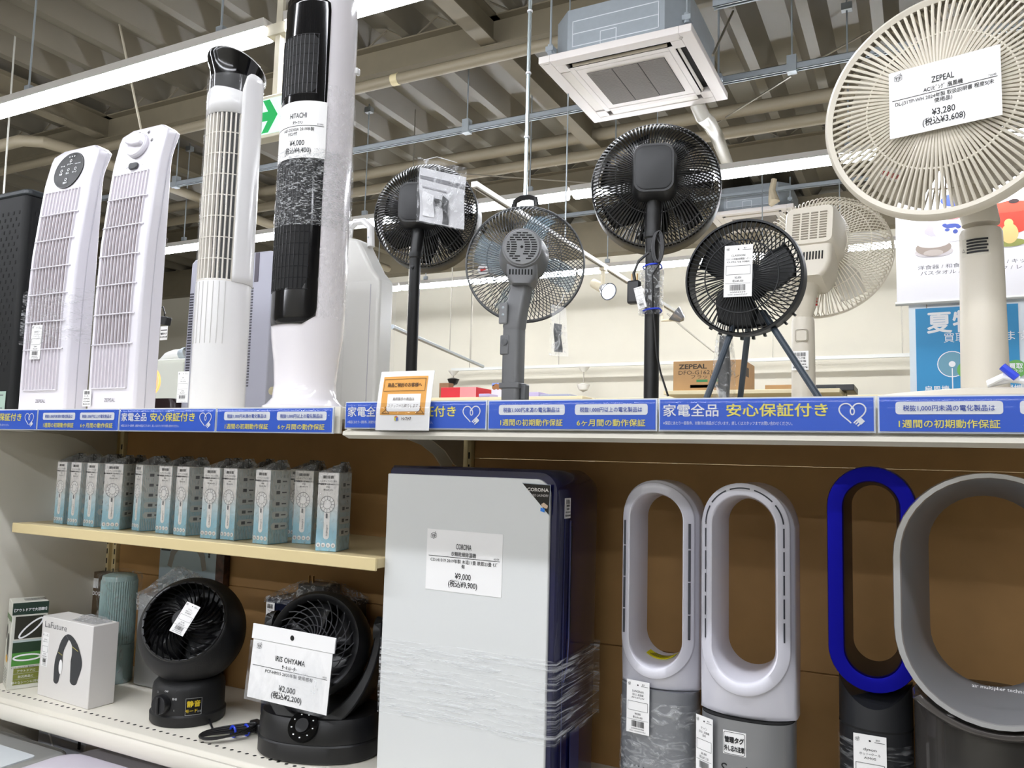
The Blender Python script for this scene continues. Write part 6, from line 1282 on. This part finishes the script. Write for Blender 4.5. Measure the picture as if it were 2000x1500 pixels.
obj('badge_trim', MB().tube([(tri[0].x, -.0075, tri[0].z), (x1, -.0075, z1), (tri[2].x, -.0075, tri[2].z)], .0008, 6), M_GALV, k)
p_ = Print(); p_.text('CORONA', x1-.003, z1-.012, .0085, 'R', width=.042, bold=.03); p_.text('DEO LAUNDRY', x1-.003, z1-.021, .006, 'R', width=.034); p_.build('badge_text', mat('badge_silver', 'c7c2bc', .4), k, off=.0082)
p_ = Print(); p_.poly([(x1-.017, z1-.034), (x1-.012, z1-.031), (x1-.004, z1-.036), (x1-.005, z1-.041), (x1-.009, z1-.041), (x1-.016, z1-.038)]); p_.build('badge_shirt', mat('badge_beige', 'cdb49a', .5), k, off=.0082)
p_ = Print(); p_.poly([(x1-.018, z1-.040), (x1-.010, z1-.0415), (x1-.0105, z1-.048), (x1-.0185, z1-.046)]); p_.build('badge_tub', mat('badge_blue', '2a7fe0', .5), k, off=.0082)
O_ = Vector((a.x, 1.3, ZD)); q = [aY(836, 1035, 1.29)-O_, aY(984, 1047, 1.29)-O_, aY(979, 1167, 1.29)-O_, aY(827, 1152, 1.29)-O_]
w_ = (q[1]-q[0]).length; h_ = (q[0]-q[3]).length; m_ = (q[3]+q[2])/2
price_card(t, T(m_.x, -.0068, m_.z) @ RY(math.degrees(math.atan2(q[0].z-q[1].z, q[1].x-q[0].x))), w_, h_, 'CORONA', '衣類乾燥除湿機', '42159', ['CD-H1019 2019年製 木造11畳 鉄筋23畳 ｷｽﾞ', '有'], '¥9,000', '(税込¥9,900)')
zz = [aY(900, y, 1.29).z-ZD for y in (1425, 1268)]; rn = random.Random(16)
mb = MB(); N = 12; mb.loft([[(x+rn.uniform(-.001, .001), y, zz[0]+(zz[1]-zz[0])*j/N+rn.uniform(-.002, .002)) for x, y in ((-.002, -.0075), (W*.25, -.0082), (W*.5, -.008), (W*.75, -.008), (W-.01, -.0078), (W+.003, 0), (W+.004, .1), (W+.004, yb+.003), (0, yb+.003))] for j in range(N+1)], True, False); obj('film_wrap', mb, film('band_wrap', .03, .6, (7, 7, 130), rough=.2, dist=.25, bump=.0025), t, sm=60)
# ---------------------------------------------------------------- bladeless fans
def stad(cx, zc, hw, hl, d, n=24, flat=None):
    """stadium loop in x/z; flat: bottom z for a straight-sided skirt"""
    out = []; r = hw+d
    for k in range(n+1): a = R(0+180*k/n); out.append((cx+r*cos(a), zc+hl+r*sin(a)))
    for k in range(1, 9): out.append((cx-r, zc+hl-2*hl*k/8))
    if flat is None:
        for k in range(1, n+1): a = R(180+180*k/n); out.append((cx+r*cos(a), zc-hl+r*sin(a)))
    else:
        for k in range(1, n+1):
            u = k/n; s = (1-abs(2*u-1)); x = cx+r*(2*u-1)
            if u < .25: out.append((cx-r, zc-hl+(flat-(zc-hl))*u/.25))
            elif u > .75: out.append((cx+r, flat+((zc-hl)-flat)*(u-.75)/.25))
            else: out.append((cx-r+2*r*(u-.25)/.5, flat))
    for k in range(1, 8): out.append((cx+r, zc-hl+2*hl*k/8))
    return out
def ringbody(inner, outer, prof, M=I4):
    """closed section swept around; prof = [(t, y)] with t=0 at inner loop, 1 at outer"""
    mb = MB(); mb.loft([[(i[0]+(o[0]-i[0])*t_, y, i[1]+(o[1]-i[1])*t_) for i, o in zip(inner, outer)] for t_, y in prof], True, False, M, loop=True); return mb
def slits(mb, cx, zc, hw, hl, segs, wd, y):
    for pts in segs:
        mb.loft([[(x-n_[0]*wd/2, y+.03*(abs(x-n_[0]*wd/2)/.0755)**2.4-.0008, z-n_[1]*wd/2), (x+n_[0]*wd/2, y+.03*(abs(x+n_[0]*wd/2)/.0755)**2.4-.0008, z+n_[1]*wd/2)] for x, z, n_ in pts], False, False)
def bladeless(name, label, px, Y, ztop, hw, ih, zi0, zi1, skirt, depth, body_m, lipw):
    t = thing(name, label, 'bladeless fan', (px, Y+depth/2, ZD+.0005)); z0 = ZD
    r = ih; zc = (zi0+zi1)/2-z0; hl = (zi1-zi0)/2-r; y0 = -depth/2; d = hw-ih; off = (ztop-z0)-(zc+hl+r+d); D = depth
    inner = stad(0, zc, r, hl, 0); mid = stad(0, zc, r, hl, lipw); outer = [(x, z+off if z > zc+hl else z) for x, z in stad(0, zc, r, hl, d, flat=skirt-z0)]
    prof = [(2, y0+.03), (1.97, y0+.016), (1.8, y0+.011), (1.08, y0+.0085), (1.02, y0+.007), (1.0, y0+.001), (.96, y0), (.35, y0), (.27, y0+.002), (.22, y0+.008), (.1, y0+.022), (0, y0+D*.5), (0, y0+D), (1, y0+D+.012), (1.9, y0+D*.92), (2, y0+D*.8)]
    rings = []
    for q, y in prof:
        rg = []
        for a, b, c in zip(inner, mid, outer):
            x, z = (a[0]+(b[0]-a[0])*q, a[1]+(b[1]-a[1])*q) if q <= 1 else (b[0]+(c[0]-b[0])*(q-1), b[1]+(c[1]-b[1])*(q-1))
            rg.append((x, y+(.03*(abs(x)/hw)**2.4 if y < y0+D*.4 else 0), z))
        rings.append(rg)
    mb = MB(); mb.loft(rings, True, False, loop=True); obj('head', mb, body_m, t, sm=50)
    return t, zc, hl, r, y0, off
Xa = (-.489-.348)/2; Ya = 1.385; LMz = I4
M_BW = mat('bladeless_white', 'dcdbe4', .18, coat=.3)
t, zc, hl, r, y0, off = bladeless('bladeless_fan', 'white bladeless fan with grey film-wrapped base, left of the pair', -.4205, 1.375, 1.468, .0700, .0415, 1.152, 1.440, 1.108, .1, M_BW, .0235)
sl = MB()
for s in (-1, 1):
    for z0, z1 in ((.8, .45), (.43, .0), (-.02, -.45), (-.47, -.8)): sl.b2((s*(r+.017)-.0017, y0+.0005+.03*((r+.017)/.07)**2.4-.003, zc+hl*z1*1.2), (s*(r+.017)+.0017, y0+.03*((r+.017)/.07)**2.4+.002, zc+hl*z0*1.2))
obj('air_slits', sl, mat('slit_dark', '3a3c44', .6), t)
M_SG = mat('base_grey', '8b8d92', .3, .45)
zb = 1.108-ZD; obj('base', MB().loft([oval(.0685, .043, z, 56, 2.4) for z in (0, .01, zb-.002, zb)]), M_SG, t)
mb = MB()
for i in range(8):
    for k in range(17): a = R(-75+7.2*k); mb.lathe([(.0012, 0), (0, .0003)], 6, T(.0688*math.copysign(abs(sin(a))**(2/2.4), sin(a)), -.0433*abs(cos(a))**(2/2.4), .015+.011*i) @ RZ(math.degrees(a)) @ RX(90), caps=False)
tag(obj('air_holes', mb, M_DARK, t), kind='stuff')
mb = MB(); rn = random.Random(18); mb.loft([[(x*(1.03+.015*rn.random()), y*(1.04+.02*rn.random()), z) for x, y, z in oval(.0685, .043, zz_, 44, 2.4)] for zz_ in [zb-.02-.19*k/14 for k in range(15)]], True, False); obj('film_wrap', mb, film('base_wrap', .05, .55, (30, 30, 60), dist=.3), t, sm=60)
wz = lambda x, z, o: (.0 + x, -.061-o, z); price_tag(t, T(-.026, -.0475, zb-.075) @ RZ(-8) @ RX(0), .043, .088, 'SUNGRAN', ('羽なし扇風機', 'AM-07LW'), '¥4,000', '税込¥4,400', 1)
ys = lambda x, z, o: (x, y0+.045+z*.9, zc-hl-math.sqrt(max(0, r*r-x*x))+.0012+o)
k = card('yellow_sticker', .05, .03, mat('sticker_yellow', 'e8dc1c', .4), t, warp=ys); p_ = Print(); [p_.rect(-.02+.002*i, .006+.006*i, .018-.004*(i % 2), .0085+.006*i) for i in range(4)]; p_.build('sticker_print', INK, k, warp=ys, off=.0013)
t, zc, hl, r, y0, off = bladeless('bladeless_fan', 'white bladeless fan with dashed slits and silver base, right of the pair', -.2600, 1.325, 1.468, .0755, .0435, 1.163, 1.443, 1.098, .11, M_BW, .0265)
sl = MB(); segs = []; rr = r+.0185
path = [(-rr, zc-hl*.9+(hl*1.9)*k/60, (1, 0)) for k in range(61)]+[(rr*cos(R(180-180*k/60)), zc+hl+rr*sin(R(180-180*k/60)), (cos(R(180-180*k/60)), sin(R(180-180*k/60)))) for k in range(1, 61)]+[(rr, zc+hl-(hl*1.9)*k/60, (1, 0)) for k in range(1, 61)]
i = 0
while i < len(path)-9: segs.append(path[i:i+11]); i += 12
slits(sl, 0, zc, r, hl, segs, .0022, y0); obj('air_slits', sl, mat('slit_dark', '3a3c44', .6), t)
zb = 1.098-ZD; M_SV = mat('base_silver', '9a9b9d', .28, .6)
obj('base', MB().loft([oval(.0735, .049, z, 56, 2.5) for z in (0, .01, zb-.002)]), M_SV, t); obj('base_seam', MB().loft([oval(.0725, .048, z, 56, 2.5) for z in (zb-.002, zb)]), M_DARK, t)
wb = lambda dx, dz: (lambda x, z, o: (x+dx, -.0492*(1-min(.99, abs(x+dx)/.0737)**2.5)**.4-o, z+dz))
k = card('security_sticker', .036, .036, PAPER, t, warp=wb(-.013, zb-.055)); p_ = Print()
p_.line(rrect(-.0165, .0015, .0165, .0345, .003), .0008, True); p_.text('管理タグ', 0, .0195, .0095, width=.03, bold=.05); p_.text('外し忘れ注意', 0, .0065, .009, width=.031, bold=.04); p_.build('printed_text', INK, k, off=.0012, warp=wb(-.013, zb-.055))
p_ = Print(); p_.text('SunInn', -.034, zb-.088, .027, 'L', width=.068); p_.build('brand_print', INK, t, warp=wb(0, 0))
price_tag(t, T(-.062, -.042, zb-.098) @ RZ(-30), .036, .092, 'サンイン', ('羽なし扇風機', '温風'), '¥6,480', '税込¥7,128', 14)
# blue ring fan
t = thing('bladeless_fan', 'tall bladeless fan with a deep blue ring on a black base', 'bladeless fan', (-.0735, 1.432, ZD+.0005)); z0 = ZD
iz0, iz1 = 1.187-z0, 1.470-z0; r = .033; zc = (iz0+iz1)/2; hl = (iz1-iz0)/2-r; y0 = -.05
inner = stad(0, zc, r, hl, 0, 20); outer = stad(0, zc, r, hl, .032, 20)
obj('ring_front', ringbody(inner, outer, [(1, y0+.03), (1, y0+.006), (.95, y0), (.5, y0-.001), (.28, y0), (.22, y0+.004), (.3, y0+.03)]), mat('deep_blue', '0a0aa0', .38, .8), t, sm=50)
obj('ring_shell', ringbody(inner, outer, [(.98, y0+.03), (.98, y0+.085), (.6, y0+.1), (.02, y0+.085), (.12, y0+.03), (.24, y0+.006), (.35, y0+.03)]), mat('ring_black', '131016', .35), t, sm=50)
zb = 1.168-z0; n = 48; rb = .0535
def cutz(x): return zb-.034+math.sqrt(max(0, .075**2-x*x))*-1+.075 if abs(x) < .06 else zb
M_DG = mat('base_graphite', '26272a', .4)
obj('base', MB().loft([[(rb*cos(2*PI*k/n), rb*sin(2*PI*k/n), (z if z < .99 else zb-.036+.036*(abs(rb*cos(2*PI*k/n))/rb)**2)) for k in range(n)] for z in (0, .09, .19, .19, 1)], True, True), M_DG, t, sm=50)
obj('base_seam', MB().lathe([(rb+.0004, zb-.07), (rb+.0006, zb-.0685), (rb+.0004, zb-.067)], 48, caps=False), M_DARK, t)
mb = MB(); rn = random.Random(19); mb.loft([[((rb+.002+.001*rn.random())*cos(2*PI*k/36), (rb+.002+.001*rn.random())*sin(2*PI*k/36), z) for k in range(36)] for z in [.005+.19*q/12 for q in range(13)]], True, False); obj('film_wrap', mb, film('black_wrap', .01, .35, (20, 20, 130), dist=.2), t, sm=60)
price_tag(t, T(-.006, -.0575, .105) @ RZ(0), .046, .105, 'dyson', ('ホット+クール', 'AM05'), '¥9,980', '税込¥10,978', 10, mid=True)
# large silver ring
Xr = aY(1934, 925, 1.27).x; z0 = ZD
t = thing('bladeless_fan', 'big bladeless purifier fan with a silver-rimmed grey oval ring, right edge', 'bladeless fan', (Xr, 1.345, ZD+.0005)); y0 = -.075
zt, zb_ = 1.497-z0, 1.158-z0; hw = .122; zc = (zt+zb_)/2; hl = (zt-zb_)/2-hw
ri = .076; inner = stad(0, zc, ri, hl+.012, 0, 20); outer = stad(0, zc, hw, hl, 0, 20)
obj('funnel', ringbody(inner, outer, [(.76, y0+.003), (.74, y0+.004), (.4, y0+.035), (.1, y0+.075), (.0, y0+.1), (.05, y0+.1), (.6, y0+.09), (.76, y0+.02)]), mat('funnel_grey', '6f6f71', .42), t, sm=50)
obj('silver_rim', ringbody(inner, outer, [(1, y0+.025), (1, y0+.006), (.975, y0), (.80, y0), (.765, y0+.002), (.755, y0+.006), (.8, y0+.02)]), mat('rim_silver', 'bcbcbd', .22, .55), t, sm=50)
obj('outer_shell', ringbody(inner, outer, [(.985, y0+.025), (.985, y0+.08), (.7, y0+.1), (.65, y0+.09), (.9, y0+.03)]), mat('shell_silver', 'b4b4b6', .25, .6), t, sm=50)
p_ = Print(); p_.text('air multiplier technology', .0, -.0025, .007, width=.075); p_.build('ring_print', mat('ring_print', 'b8b8ba', .4), t, T(.01, y0+.02, zb_+.05) @ RX(-35))
obj('tank', MB().lathe([(.098, 0), (.1, .005), (.1, .15), (.1, .275), (.095, .285), (0, .286)], 56, T(0, .06, 0)), mat('smoke_tank', '4a4846', .1, .3, alpha=.75), t, sm=50)
obj('tank_core', MB().lathe([(.06, .001), (.06, .26)], 40, T(0, .06, 0)), mat('core_dark', '2a2522', .3), t)
obj('cradle', MB().loft([[((hw+.006+d_)*cos(R(225+90*k/32)), y, zc-hl+(hw+.006+d_)*sin(R(225+90*k/32))) for k in range(33)] for d_, y in ((0, y0+.005), (.012, y0+.02), (.014, y0+.08), (0, y0+.1))], False, False), mat('cradle_smoke', '5a5654', .12, .4), t, sm=60, solid=.003)
